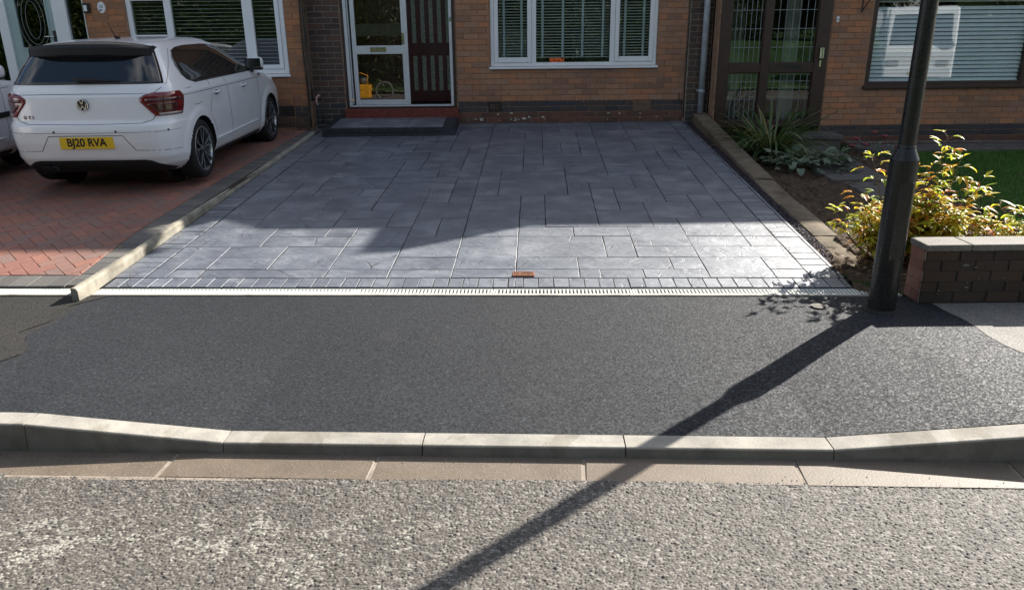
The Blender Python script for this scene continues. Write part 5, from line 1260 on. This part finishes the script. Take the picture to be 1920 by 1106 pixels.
def half_contour(z, nr_=14, ns_=150):
    """points rear centre -> right side -> front centre, y negative on the right side"""
    a, b, h = cprof(z); c = (a + b) / 2; r_ = (b - a) / 2; yk = .88 * h; out_ = []
    for i in range(nr_): y = yk * i / nr_; out_.append((xrear(y, z), -y))
    xk = (1 - .88 ** NEXP) ** (1 / NEXP)
    for i in range(ns_ + 1): xi = -xk + 2 * xk * i / ns_; out_.append((c + r_ * xi, -h * (1 - abs(xi) ** NEXP) ** (1 / NEXP)))
    for i in range(nr_): y = yk * (nr_ - 1 - i) / nr_; out_.append((xfront(y, z), -y))
    return out_
def wrapped(s, z, off=0.):
    """point at arc length s from the rear centre along the contour at height z (right side s>0, left side s<0)"""
    sg = 1 if s >= 0 else -1; s = abs(s); pts = WC.get(round(z, 4))
    if pts is None:
        hc = half_contour(z); d = [0.]
        for p, q in zip(hc[:-1], hc[1:]): d.append(d[-1] + math.hypot(q[0] - p[0], q[1] - p[1]))
        pts = WC[round(z, 4)] = (np.array(d), np.array(hc))
    d, hc = pts
    x = float(np.interp(s, d, hc[:, 0])); y = float(np.interp(s, d, hc[:, 1])); e = .01
    x2 = float(np.interp(s + e, d, hc[:, 0])); y2 = float(np.interp(s + e, d, hc[:, 1])); x1 = float(np.interp(max(s - e, 0), d, hc[:, 0])); y1 = float(np.interp(max(s - e, 0), d, hc[:, 1]))
    tx, ty = x2 - x1, y2 - y1; l_ = math.hypot(tx, ty) or 1; nx, ny = ty / l_, -tx / l_      # outward
    return Vector((x + nx * off, (y + ny * off) * sg, z))
WC = {}
def patch(rows, ns, fn, off, skirt=.014, sub=3):
    """rows: [(z, s0, s1)...]; a curved plate lying `off` proud of the body with a rim"""
    g = MB(); rr = []
    for (z0, a0, b0), (z1, a1, b1) in zip(rows[:-1], rows[1:]):
        for k in range(sub): t = k / sub; rr.append((z0 + (z1 - z0) * t, a0 + (a1 - a0) * t, b0 + (b1 - b0) * t))
    rr.append(rows[-1]); vs_ = []
    for z, a, b in rr:
        for i in range(ns + 1): vs_.append(fn(a + (b - a) * i / ns, z, off))
    R_ = len(rr); m_ = ns + 1; fs_ = [(j * m_ + i, j * m_ + i + 1, (j + 1) * m_ + i + 1, (j + 1) * m_ + i) for j in range(R_ - 1) for i in range(ns)]
    rim = [i for i in range(m_)] + [j * m_ + ns for j in range(1, R_)] + [(R_ - 1) * m_ + i for i in range(ns - 1, -1, -1)] + [j * m_ for j in range(R_ - 2, 0, -1)]
    n0 = len(vs_); flat = [(z, a + (b - a) * i / ns) for z, a, b in rr for i in range(ns + 1)]
    for k in rim: z, s_ = flat[k]; vs_.append(fn(s_, z, off - skirt))
    for k in range(len(rim)): q_ = (k + 1) % len(rim); fs_.append((rim[k], n0 + k, n0 + q_, rim[q_]))
    return g.add(vs_, fs_)
def side(sg):
    def f(x, z, off): return Vector((x, sg * (ysurf(x, z) + off), z))
    return f
def seam(pts, fn, rad=.0028, off=-.0005):
    q_ = []
    for (a, za), (b, zb) in zip(pts[:-1], pts[1:]):
        n = max(2, int(math.hypot(b - a, zb - za) / .05))
        for k in range(n): t = k / n; q_.append(fn(a + (b - a) * t, za + (zb - za) * t, off))
    q_.append(fn(*pts[-1], off)); return MB().tube(q_, rad, 5)
def wheel(car, x, sg, name='wheel'):
    yc = sg * .855; w_ = link(name, None, car, None, (x, yc, .315)); R0 = .315
    def L_(g, prof, n): # axis y, outward sg
        vs0 = len(g.v); g.lathe([(r_, h * sg) for r_, h in prof], (x, yc, .315), n, 'y'); return g
    L_(MB(), [(.232, -.005), (.240, .004), (.262, .010), (.290, .006), (.306, -.010), (.314, -.035), (.315, -.10), (.314, -.165), (.30, -.195), (.25, -.205)], 48).build('tyre', TYRE, w_, True)
    L_(MB(), [(.236, -.003), (.232, .003), (.224, .003), (.217, -.012), (.215, -.06), (.212, -.16)], 48).build('rim', RIMS, w_, True)
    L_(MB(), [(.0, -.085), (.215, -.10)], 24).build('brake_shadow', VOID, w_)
    L_(MB(), [(.0, -.070), (.12, -.070), (.125, -.078)], 24).build('brake_disc', simple('brake_steel', (.2, .2, .2), .4, .5, .8) if 'brake_steel' not in bpy.data.materials else bpy.data.materials['brake_steel'], w_)
    g = MB()
    for k in range(5):
        a0 = 2 * math.pi * k / 5 + .35
        for da in (-.21, .21):
            a = a0 + da; ab = a0 + da * .55
            p0 = (x + .035 * math.cos(ab), yc + sg * (-.022), .315 + .035 * math.sin(ab)); p1 = (x + .222 * math.cos(a), yc + sg * (-.004), .315 + .222 * math.sin(a))
            g.bar(p0, p1, .026, .028, (0, 1, 0))
    g.build('spokes', RIMD, w_)
    g = MB()
    for k in range(5):
        a0 = 2 * math.pi * k / 5 + .35
        for da in (-.21, .21):
            a = a0 + da; ab = a0 + da * .7
            p0 = (x + .06 * math.cos(ab), yc + sg * (-.0045), .315 + .06 * math.sin(ab)); p1 = (x + .222 * math.cos(a), yc + sg * .0125, .315 + .222 * math.sin(a))
            g.bar(p0, p1, .013, .003, (0, 1, 0))
    g.build('spoke_faces', RIMS, w_)
    L_(MB(), [(0, .006), (.024, .004), (.030, -.004), (.048, -.010), (.052, -.03)], 20).build('hub_cap', RIMD, w_, True)
    return w_
def build_body(car, paint):
    zs = list(np.interp(np.linspace(0, 1, 84), np.linspace(0, 1, 12), [.17, .26, .36, .50, .62, .74, .88, .98, 1.10, 1.26, 1.39, 1.4435]))
    zs = sorted(set([round(z, 4) for z in zs] + [.655, .668, .68, .93, .955, .94, 1.40, 1.41, 1.42, 1.43, 1.437, 1.441]))
    rows = [half_contour(z) for z in zs]; n = len(rows[0]); V = []
    def nudge(x, y, z):
        for xc in (.72, 3.27):
            d = math.hypot(x - xc, z - .315)
            if abs(y) > .6 and .30 < d < .375 and z < .9:
                if abs(d - RA) < .0135: s_ = RA / max(d, 1e-6); return xc + (x - xc) * s_, .315 + (z - .315) * s_
        return x, z
    RA = .348; idx = {}
    for j, z in enumerate(zs):
        for i, (x, y) in enumerate(rows[j]):
            X, Z = nudge(x, y, z); bulge = 0
            for xc in (.72, 3.27):
                d = math.hypot(X - xc, Z - .315)
                if abs(y) > .6 and d < .46: bulge = max(bulge, .014 * max(0, min(1, (.455 - d) / .05)))
            V.append((X, y - bulge * (1 if abs(y) > .6 else 0), Z))
    F = []
    for j in range(len(zs) - 1):
        for i in range(n - 1):
            q_ = [j * n + i, j * n + i + 1, (j + 1) * n + i + 1, (j + 1) * n + i]
            cx = sum(V[k][0] for k in q_) / 4; cz = sum(V[k][2] for k in q_) / 4; cy = sum(V[k][1] for k in q_) / 4
            if abs(cy) > .6 and any(math.hypot(cx - xc, cz - .315) < RA for xc in (.72, 3.27)): continue
            F.append(tuple(q_))
    nv = len(V); V2 = V + [(x, -y, z) for x, y, z in V]; F2 = F + [tuple(k + nv for k in f[::-1]) for f in F]
    # close the roof
    top = [(len(zs) - 1) * n + i for i in range(n)]; V2.append((sum(V[k][0] for k in top) / n, 0, 1.4445)); c = len(V2) - 1
    for i in range(n - 1): F2.append((top[i], top[i + 1], c)); F2.append((top[i + 1] + nv, top[i] + nv, c))
    g = MB().add(V2, F2); b = g.build('body', paint, car, True)
    w_ = b.modifiers.new('weld', 'WELD'); w_.merge_threshold = .0008
    return b
def arch(car, x, sg):
    g = MB(); n = 26; pts = []
    for i in range(n + 1):
        a = math.radians(-18 + 216 * i / n); px_, pz_ = x + .347 * math.cos(a), .315 + .347 * math.sin(a); ys = ysurf(px_, max(pz_, .18)) + .012
        pts.append([(px_, sg * ys, pz_), (px_, sg * (ys - .30), pz_)])
    g.add([p for q_ in pts for p in q_], [(2 * i, 2 * i + 1, 2 * i + 3, 2 * i + 2) for i in range(n)])
    g.add([(x + .36 * math.cos(a), sg * .56, .315 + .36 * math.sin(a)) for a in [k * math.pi / 12 for k in range(24)]], [tuple(range(24))])
    return g.build('wheel_arch', MBLACK, car)
def make_car(root, full=True):
    car = root; WC.clear()
    body = build_body(car, PAINT)
    for x in (.72, 3.27):
        for sg in (1, -1): arch(car, x, sg); wheel(car, x, sg)
    MB().box(.35, 3.8, -.55, .55, .20, .5).build('underbody', MBLACK, car)
    for sg in (1, -1):
        S_ = side(sg)
        patch([(1.000, .80, 2.98), (1.04, .66, 2.885), (1.10, .60, 2.74), (1.18, .595, 2.53), (1.26, .64, 2.31), (1.32, .73, 2.08), (1.352, .90, 1.86), (1.364, 1.15, 1.62)], 44, S_, .004).build('side_glass', CGLASS, car, True)
        seam([(1.64, .99), (1.66, .62), (1.66, .30)], S_).build('door_gap', SEAM, car, True)
        seam([(1.14, 1.0), (1.12, .82), (1.02, .68), (1.03, .52), (1.10, .36), (1.14, .25), (1.66, .245)], S_).build('door_gap', SEAM, car, True)
        seam([(1.66, .245), (2.72, .245), (2.78, .4), (2.80, .90), (2.90, .99)], S_).build('door_gap', SEAM, car, True)
        seam([(.36, .905), (2.95, .905)], S_, .003, -.001).build('shoulder_crease', SEAM, car, True)
        g = MB().tube([S_(x, .365 + .01 * (x - 1.1), .004) for x in np.linspace(1.12, 2.70, 20)], [.004] + [.012] * 18 + [.004], 8); g.build('door_moulding', PAINT, car, True)
        patch([(.175, 1.05, 2.93), (.232, 1.05, 2.93)], 20, S_, .008).build('sill_trim', MBLACK, car, True)
        for hx_ in (1.28, 2.22):
            g = MB().tube([S_(hx_ - .09, .86, .004), S_(hx_ - .06, .862, .03), S_(hx_ + .05, .862, .03), S_(hx_ + .08, .86, .004)], .013, 8); g.build('door_handle', PAINT, car, True)
            g = MB(); 
            g.add([S_(hx_ - .07 + .14 * t, .855 + .026 * math.sin(a), .0015) for t, a in ((0, 0), (.2, .9), (.5, 1.57), (.8, .9), (1, 0), (.8, -.9), (.5, -1.57), (.2, -.9))], [tuple(range(8))]); g.build('handle_recess', SEAM, car)
        # mirror
        mz = S_(2.70, 1.06, .13); 
        g = MB(); vs_ = []; nA, nB = 12, 9
        for j in range(nB + 1):
            ph = -math.pi / 2 + math.pi * j / nB
            for i in range(nA):
                th = 2 * math.pi * i / nA; cc = lambda v: math.copysign(abs(v) ** .65, v)
                vs_.append((mz.x + .075 * cc(math.cos(ph)) * cc(math.cos(th)) + .02, mz.y + .115 * cc(math.cos(ph)) * cc(math.sin(th)), mz.z + .03 + .078 * cc(math.sin(ph))))
        g.add(vs_, [(j * nA + i, j * nA + (i + 1) % nA, (j + 1) * nA + (i + 1) % nA, (j + 1) * nA + i) for j in range(nB) for i in range(nA)])
        mir = g.build('door_mirror', PAINT, car, True, at=mz)
        MB().box(mz.x - .062, mz.x - .05, mz.y - .10, mz.y + .10, mz.z - .03, mz.z + .09).build('mirror_glass', CGLASS, mir, bevel=.004)
        MB().tube([S_(2.76, .985, -.01), (mz.x + .02, mz.y - sg * .04, mz.z - .045)], .03, 8).build('mirror_foot', GBLACK, mir, True)
        MB().box(mz.x - .04, mz.x + .07, mz.y - .095, mz.y + .095, mz.z - .058, mz.z - .028).build('mirror_base', GBLACK, mir, bevel=.012)
        W = lambda s_, z, off, sg=sg: wrapped(s_ * -sg if s_ else 0, z, off)
        # tail lamp in two pieces wrapping round the corner
        patch([(.735, .68, .985), (.80, .62, 1.02), (.87, .555, 1.04), (.905, .55, 1.04), (.935, .59, 1.01), (.955, .66, .97)], 16, W, .008, .02, 4).build('tail_lamp', REDL, car, True)
        patch([(.775, .71, .90), (.80, .67, .92), (.845, .62, .92), (.855, .63, .90)], 10, W, .0115, .004, 2).build('lamp_band', SMOKE, car, True)
        patch([(.872, .60, .98), (.90, .60, .98)], 10, W, .0115, .004, 2).build('lamp_band', SMOKE, car, True)
        patch([(.742, .72, .97), (.762, .71, .98)], 10, W, .0115, .004, 2).build('reversing_lamp', CLEARL, car, True)
        patch([(.555, 2.9, 3.0), (.575, 2.9, 3.0)], 2, S_, .003).build('side_reflector', SMOKE, car)
    T = lambda s_, z, off: wrapped(s_, z, off)
    # rear glass, hatch lines, bumper, plate
    patch([(1.035, -.765, .765), (1.12, -.735, .735), (1.22, -.69, .69), (1.30, -.65, .65), (1.335, -.63, .63)], 36, T, .004, sub=4).build('rear_glass', CGLASS, car, True)
    seam([(.79, 1.03), (.60, .90)], T).build('hatch_gap', SEAM, car); seam([(-.79, 1.03), (-.60, .90)], T).build('hatch_gap', SEAM, car)
    seam([(-.60, .88), (-.665, .78), (-.675, .735), (-.65, .70), (-.55, .672), (0, .664), (.55, .672), (.65, .70), (.675, .735), (.665, .78), (.60, .88)], T, .0035).build('hatch_gap', SEAM, car, True)
    seam([(-.62, .945), (0, .948), (.62, .945)], T, .0035, 0).build('hatch_crease', SEAM, car, True)
    seam([(-.98, .595), (0, .585), (.98, .595)], T, .003, -.0015).build('bumper_crease', SEAM, car, True)
    g = MB()      # deep black spoiler over the rear glass
    def sp(y):
        k = abs(y) / .60; return [(.335 + .10 * k ** 4, 1.275 + .0 * k), (.275 + .12 * k ** 4, 1.292 + .012 * (1 if abs(y) < .3 else 0)), (.268 + .13 * k ** 4, 1.375 - .02 * k ** 3), (.30 + .12 * k ** 4, 1.405 - .03 * k ** 3), (.47, 1.425 - .05 * k ** 2.2), (.60, 1.39 - .045 * k ** 2.2), (.45, 1.30)]
    ys = np.linspace(-.60, .60, 29); pr_ = [sp(y) for y in ys]; k7 = 7
    g.add([(x, y, z) for y, q_ in zip(ys, pr_) for x, z in q_], [(i * k7 + j, i * k7 + (j + 1) % k7, (i + 1) * k7 + (j + 1) % k7, (i + 1) * k7 + j) for i in range(28) for j in range(k7)] + [tuple(range(7)), tuple(range(28 * 7, 29 * 7))[::-1]])
    g.build('spoiler', MBLACK, car, False, bevel=.006)
    seam([(-.60, 1.334), (.60, 1.334)], T, .006, .004).build('glass_top_trim', GBLACK, car, True)
    wp = MB(); wp.tube([T(.0, 1.075, .02), T(.0, 1.078, .045)], .022, 10); wp.tube([T(-.09, 1.082, .045), T(-.04, 1.08, .05), T(.10, 1.075, .045), T(.36, 1.065, .028)], [.012, .022, .016, .007], 8); wp.build('rear_wiper', MBLACK, car, True)
    # faceted recess shadow line round the number plate
    seam([(-.46, .415), (-.36, .56), (.36, .56), (.46, .415)], T, .004, -.001).build('recess_line', SEAM, car, True)
    seam([(-.95, .40), (-.46, .415)], T, .003, -.001).build('recess_line', SEAM, car, True); seam([(.46, .415), (.95, .40)], T, .003, -.001).build('recess_line', SEAM, car, True)
    patch([(.172, -.80, .80), (.20, -.80, .80), (.27, -.64, .64), (.305, -.58, .58), (.315, -.52, .52)], 24, T, .010, .03).build('diffuser', MBLACK, car, True)
    g = MB(); g.lathe([(.030, -.03), (.034, -.03), (.034, .08), (.030, .08)], (.08, .42, .235), 16, 'y') if False else None
    for q_ in (.395, .475): MB().tube([(.045, q_, .225), (.20, q_, .235)], .034, 14).build('exhaust_pipe', MBLACK, car, True); MB().tube([(.042, q_, .225), (.05, q_, .225)], .029, 12).build('exhaust_bore', VOID, car)
    for s_ in (-.80, -.30, .30, .80):
        p_ = T(s_, .60, .001); MB().tube([p_, p_ + (T(s_, .60, .01) - p_) * .25], .011, 12).build('parking_sensor', SEAM, car)
    an = MB(); an.tube([(1.02, 0, 1.437), (1.0, 0, 1.452), (.96, 0, 1.462)], [.028, .018, .008], 8); an.tube([(.97, 0, 1.46), (.86, .0, 1.60)], [.006, .0035], 6); an.build('roof_aerial', MBLACK, car, True)
    seam([(.86, 1.34), (.80, 1.03)], T, .003).build('hatch_gap', SEAM, car); seam([(-.86, 1.34), (-.80, 1.03)], T, .003).build('hatch_gap', SEAM, car)
    return body
CX, CY, CYAW = -4.17, 8.17, .014
# axle heights follow the sloping drive
def place_car(root, xc, yr_axle, z_r, z_f, yaw):
    pitch = math.atan2(z_f - z_r, 2.55)
    root.rotation_euler = (0, 0, 0)
    # local x (forward) -> world +Y
    Rm = Matrix.Rotation(yaw, 4, 'Z') @ Matrix.Rotation(math.pi / 2, 4, 'Z') @ Matrix.Rotation(-pitch, 4, 'Y')
    off = Rm @ Vector((.72, 0, 0)); root.matrix_world = Matrix.Translation(Vector((xc, yr_axle, z_r)) - off) @ Rm
c1 = thing('hatchback_car', 'white five-door hatchback with black spoiler parked on the red block drive', 'car', (0, 0, 0), local=True)
make_car(c1)
T = lambda s_, z, off=0: wrapped(s_, z, off)
pc = T(0, .49, .012); g = MB(); hp_ = []
PLT = .52
zb = .437
XP = -.004
g.add([Vector((XP, .26, zb)), Vector((XP, -.26, zb)), Vector((XP, -.26, zb + .111)), Vector((XP, .26, zb + .111)),
       Vector((XP + .03, .26, zb)), Vector((XP + .03, -.26, zb)), Vector((XP + .03, -.26, zb + .111)), Vector((XP + .03, .26, zb + .111))],
      [(0, 3, 2, 1), (0, 4, 7, 3), (1, 2, 6, 5), (3, 7, 6, 2), (0, 1, 5, 4)])
npl = g.build('number_plate', YPLATE, c1, at=(XP, 0, zb))
xpl = XP - .0015
text('plate_lettering', 'BJ20 RVA', .108, (xpl, 0, zb + .057), (R(90), 0, R(-90)), BLACK, npl, .0006, sx=.90, off=.003)
text('plate_small_print', 'car sales', .012, (xpl, 0, zb + .010), (R(90), 0, R(-90)), BLACK, npl, .0004) if False else None
# round badge: ring, V over W
bx = T(0, .845, .012).x; bz = .848; g = MB(); n = 30
g.add([(bx - .003, .056 * math.cos(2 * math.pi * k / n), bz + .056 * math.sin(2 * math.pi * k / n)) for k in range(n)] + [(bx + .02, .058 * math.cos(2 * math.pi * k / n), bz + .058 * math.sin(2 * math.pi * k / n)) for k in range(n)], [tuple(range(n))] + [(k, k + n, (k + 1) % n + n, (k + 1) % n) for k in range(n)])
bd = g.build('round_badge', GBLACK, c1, at=(bx, 0, bz))
MB().tube([(bx - .004, .053 * math.cos(2 * math.pi * k / 32), bz + .053 * math.sin(2 * math.pi * k / 32)) for k in range(33)], .0045, 8, False).build('badge_ring', CHROME, bd, True)
g = MB(); e = bx - .006
for (y0, z0, y1, z1) in ((.019, .047, .0, .010), (-.019, .047, 0, .010), (.046, .020, .022, -.043), (.022, -.043, .0, -.004), (-.046, .020, -.022, -.043), (-.022, -.043, 0, -.004)):
    g.bar((e, y0, bz + z0), (e, y1, bz + z1), .0085, .004, (1, 0, 0))
g.build('badge_letters', CHROME, bd)
p_ = T(-.56, .725, .006); q_ = T(-.46, .725, .006)
for ch_, dy in (('G', .58), ('T', .535), ('I', .50)):
    p_ = T(-dy, .735, .003); text('model_lettering', ch_, .042, (p_.x - .004, p_.y, p_.z), (R(90), 0, R(-90)), simple('red_trim', (.16, .02, .02), .4) if 'red_trim' not in bpy.data.materials else bpy.data.materials['red_trim'], c1, .002, off=.001)
S_ = side(-1)
g = patch([(.925, 2.86, 3.0), (.945, 2.87, 3.02)], 4, S_, .004, .006); g.build('wing_badge', GBLACK, c1)
patch([(.930, 2.88, 2.95), (.940, 2.88, 2.95)], 2, S_, .006, .004).build('wing_badge_flash', simple('red_flash', (.3, .02, .02), .4), c1)
seam([(.50, .955), (.52, .962), (.62, .963), (.64, .96)], S_, .0025, 0).build('fuel_flap_line', SEAM, c1, True); seam([(.62, .80), (.66, .785), (.74, .785), (.80, .80)], S_, .0025, 0).build('fuel_flap_line', SEAM, c1, True)
place_car(c1, CX, CY, .385, .455, CYAW)
# second white car, cut by the left edge of the picture
c2_ = thing('hatchback_car', 'white car cut by the left edge with a black rubbing strip on its door', 'car', (0, 0, 0), local=True)
make_car(c2_, False)
patch([(.60, 1.0, 2.9), (.64, 1.0, 2.9), (.655, 1.02, 2.88)], 30, side(-1), .018, .03).build('rubbing_strip', MBLACK, c2_, True)
place_car(c2_, -6.52, 6.55, .33, .44, .0)

# ================================================================== across the road, behind the camera (seen in the window panes)
plainsheet('verge', np.array([-60, 60.]), np.array([-60, -14, -9.4, -4.6]), lambda X, Y: np.interp(Y, [-60, -14, -9.4, -4.6], [2.6, 1.5, .5, .03]), simple('far_lawn', (.045, .10, .025), .85, .3, var=.35, scale=.8), smooth=False)
sheet('pavement', -60, 60, -9.2, -9.0, .1, KERB)
def leafcloud(n, rx, ry, rz, size, seed, clumps=26):
    g = np.random.default_rng(seed); cc = g.normal(size=(clumps, 3)); cc /= np.linalg.norm(cc, axis=1)[:, None]; cc *= g.uniform(.35, .95, (clumps, 1)) * np.array([rx, ry, rz])
    cr_ = g.uniform(.18, .38, clumps) * rx; k = g.integers(0, clumps, n); d = g.normal(size=(n, 3)); d /= np.linalg.norm(d, axis=1)[:, None]
    P_ = cc[k] + d * (cr_[k] * g.uniform(.5, 1, n) ** .4)[:, None]
    a = g.normal(size=(n, 3)); a /= np.linalg.norm(a, axis=1)[:, None]; b = np.cross(a, g.normal(size=(n, 3))); b /= np.linalg.norm(b, axis=1)[:, None]; s_ = (g.uniform(.6, 1.3, n) * size)[:, None]
    V = np.stack([P_ - a * s_, P_ + b * s_ * .5, P_ + a * s_, P_ - b * s_ * .5], 1).reshape(-1, 3); return V, np.arange(4 * n).reshape(-1, 4), np.repeat(g.uniform(0, 1, n), 4)
TREEL = leafmat('tree_leaf', [(0., (.014, .030, .006)), (.5, (.028, .052, .010)), (1., (.07, .10, .02))], .2)
BARK = simple('tree_bark', (.09, .07, .05), .9, .2, var=.3, scale=12, bump=.01)
tV, tF, tR = leafcloud(9000, 2.9, 2.7, 2.5, .11, 4); crown_me = npmesh('crown', tV, tF, TREEL, False, {'rnd': tR})
g = MB(); g.tube([(0, 0, -.3), (.05, 0, 1.5), (.0, .05, 3.2), (.1, 0, 4.6)], [.24, .18, .14, .07], 10)
for a in range(6): g.tube([(0, 0, 2.6 + a * .2), (math.cos(a * 1.1) * .9, math.sin(a * 1.1) * .9, 3.8 + a * .15), (math.cos(a * 1.1) * 1.8, math.sin(a * 1.1) * 1.8, 4.5 + a * .1)], [.08, .05, .02], 6)
trunk_me = g.mesh('trunk', BARK, True)
HEDGEC = simple('hedge_inner', (.012, .022, .006), .95, .1, var=.6, scale=9, bump=.03, bscale=12)
TL = ['leftmost broadleaf tree across the road', 'second broadleaf tree from the left across the road', 'broadleaf tree across the road facing the porch door', 'broadleaf tree across the road facing the white window', 'broadleaf tree far behind the lawn facing the brown porch', 'broadleaf tree behind the lorry', 'rightmost broadleaf tree across the road']
for i, (x, y, s_) in enumerate(((-19, -16, 1.1), (-11, -17, 1.1), (-4.2, -15.5, 1.0), (3.5, -17, 1.1), (13, -28, 1.5), (19, -17, 1.1), (27, -17, 1.2))):
    t = thing('broadleaf_tree', TL[i], 'tree', (x, y, 1.0), i * 1.1, 'trees across the road', local=True); t.scale = (s_, s_, s_ * .9)
    link('trunk', trunk_me, t); link('crown', crown_me, t, None, (0, 0, 4.2))
for k, (x, y, lab, rx_) in enumerate(((-15, -6.6, 'dark leafy hedge across the road at the far left', 7.5), (-.8, -6.6, 'dark leafy hedge across the road facing the middle house', 7.2), (22.5, -6.6, 'dark leafy hedge behind the lorry', 6.5), (11.5, -21, 'dark leafy hedge at the back of the lawn', 7))):
    hV, hF, hR = leafcloud(42000, rx_, 1.0, 2.3, .062, 9 + k, 120); hV[:, 2] *= 1.35; zc_ = 2.5 if y > -20 else 3.6
    hd = thing('hedge', lab, 'hedge', (x, y, zc_), 0, 'hedges across the road'); link('foliage', npmesh('foliage', hV, hF, TREEL, False, {'rnd': hR}), hd, 'stuff', (x, y, zc_))
    nx_ = 60; xs_ = np.linspace(x - rx_ * .97, x + rx_ * .97, nx_); lump = fnoise((nx_, 24), .02, .4, 50 + k); g = MB()
    for i in range(nx_):
        for j in range(24):
            a = -.6 + (math.pi + 1.2) * j / 23; rr_ = 1 + .09 * lump[i, j]; g.v.append((xs_[i], y + .72 * rr_ * math.cos(a), zc_ + (-.4 + 1.75 * math.sin(a)) * rr_)); g.rn.append(0)
    g.f += [(i * 24 + j, i * 24 + j + 1, (i + 1) * 24 + j + 1, (i + 1) * 24 + j) for i in range(nx_ - 1) for j in range(23)]
    g.build('inner_growth', HEDGEC, hd)
# white lorry across the road
lo = thing('lorry', 'white lorry parked across the road, mirrored in the wide window', 'lorry', (13.75, -3.3, 0), R(-66), local=True)
LW = coated('white_lorry_paint', (.75, .76, .76), .35, .4, .02)
g = MB(); pf = [(0, .45), (0, 1.25), (.12, 1.45), (.42, 2.55), (.60, 2.68), (1.75, 2.68), (1.75, .45)]
g.add([(x, -1.05, z) for x, z in pf] + [(x, 1.05, z) for x, z in pf], [tuple(range(7)), tuple(range(7, 14))[::-1]] + [(k, k + 7, (k + 1) % 7 + 7, (k + 1) % 7) for k in range(7)]); g.build('cab', LW, lo, bevel=.05)
g = MB(); g.add([(.13 - .012, -.92, 1.50), (.13 - .012, .92, 1.50), (.405 - .012, .86, 2.46), (.405 - .012, -.86, 2.46)], [(0, 3, 2, 1)]); g.build('windscreen', CGLASS, lo)
for sg in (1, -1): MB().box(.45, 1.4, sg * 1.052 - .004, sg * 1.052 + .004, 1.5, 2.4).build('side_window', CGLASS, lo); MB().box(-.12, .05, sg * 1.2 - .09, sg * 1.2 + .09, 1.6, 2.1).build('mirror', MBLACK, lo, bevel=.02)
MB().box(1.85, 6.0, -1.1, 1.1, 1.0, 1.5).build('tipper_body', LW, lo, bevel=.02); MB().box(1.85, 1.95, -1.1, 1.1, 1.5, 2.75).build('headboard', LW, lo); MB().box(.1, 6.0, -.5, .5, .5, .98).build('chassis', MBLACK, lo)
MB().box(-.06, .02, -1.0, 1.0, .45, .75).build('bumper', LW, lo, bevel=.02); MB().box(-.075, -.061, -.26, .26, .55, .66).build('number_plate', YPLATE, lo)
for sg in (1, -1): MB().box(-.03, -.002, sg * .75 - .16, sg * .75 + .16, .82, 1.02).build('headlight', CLEARL, lo, bevel=.01)
for x in (.85, 4.6):
    for sg in (1, -1): MB().tube([(x, sg * .82, .45), (x, sg * 1.08, .45)], .45, 24).build('wheel', TYRE, lo)
# traffic cone and yellow machine glimpsed at the porches
def cone(label, x, y, z):
    t = thing('traffic_cone', label, 'cone', (x, y, z)); O = simple('orange_cone', (.75, .13, .03), .5, .4) if 'orange_cone' not in bpy.data.materials else bpy.data.materials['orange_cone']
    MB().lathe([(.17, .03), (.12, .035), (.07, .30), (.0, .301)], (x, y, z), 20).build('cone_body', O, t, True); MB().lathe([(.0715, .295), (.045, .50), (0, .5005)], (x, y, z), 20).build('sleeve', PVC, t, True)
    MB().lathe([(.045, .50), (.022, .66), (0, .665)], (x, y, z), 20).build('tip', O, t, True); MB().box(x - .2, x + .2, y - .2, y + .2, z, z + .03).build('base_plate', O, t)
cone('orange and white traffic cone on the far side of the road', 10.9, -3.6, 0)
# a yellow machine and an orange barrier out in the road: they show mirrored in the glass
YEL = simple('yellow_casing', (.80, .36, .02), .5, .5, var=.12); mx0, my0 = -4.58, -.75
ym = thing('yellow_machine', 'yellow wheeled machine in the road, mirrored low in the porch door', 'machine', (mx0, my0, 0))
g = MB(); g.add([(mx0 - .2, my0 - .2, .10), (mx0 + .2, my0 - .2, .10), (mx0 + .2, my0 + .2, .10), (mx0 - .2, my0 + .2, .10), (mx0 - .27, my0 - .22, .52), (mx0 + .2, my0 - .22, .50), (mx0 + .2, my0 + .22, .50), (mx0 - .27, my0 + .22, .52)], [(0, 3, 2, 1), (4, 5, 6, 7), (0, 1, 5, 4), (1, 2, 6, 5), (2, 3, 7, 6), (3, 0, 4, 7)]); g.build('casing', YEL, ym, bevel=.03)
MB().lathe([(0, 0), (.11, 0), (.12, .14), (.08, .2), (0, .2)], (mx0 - .02, my0, .52), 16).build('motor', simple('grey_motor', (.25, .25, .24), .4, .5, .5), ym, True)
MB().tube([(mx0 + .12, my0 + .18, .5), (mx0 + .15, my0 + .2, .78), (mx0 - .05, my0 + .2, .86), (mx0 - .18, my0 + .18, .80)], .022, 6).build('handle', YEL, ym, True)
MB().tube([(mx0 + .62 + .27 * math.cos(a), my0, .30 + .27 * math.sin(a)) for a in [k * math.pi / 12 for k in range(25)]], .035, 8, False).build('wheel', simple('grey_wheel', (.12, .125, .12), .7), ym, True)
MB().tube([(mx0 + .15, my0, .3), (mx0 + .62, my0, .3)], .02, 6).build('axle', MBLACK, ym)
bx0, by0 = 1.75, -5.0; ob = thing('road_barrier', 'orange road barrier across the road, mirrored in the white window', 'barrier', (bx0, by0, 0)); OR_ = simple('orange_barrier', (.8, .16, .05), .5, .4)
for z in (.62, .98): MB().box(bx0 - .3, bx0 + .25, by0 - .02, by0 + .02, z, z + .16).build('board', OR_, ob, bevel=.01)
for x in (bx0 - .26, bx0 + .21): MB().box(x - .03, x + .03, by0 - .05, by0 - .021, 0, 1.2).build('post', MBLACK, ob); MB().box(x - .06, x + .06, by0 - .3, by0 + .3, 0, .06).build('foot', MBLACK, ob)
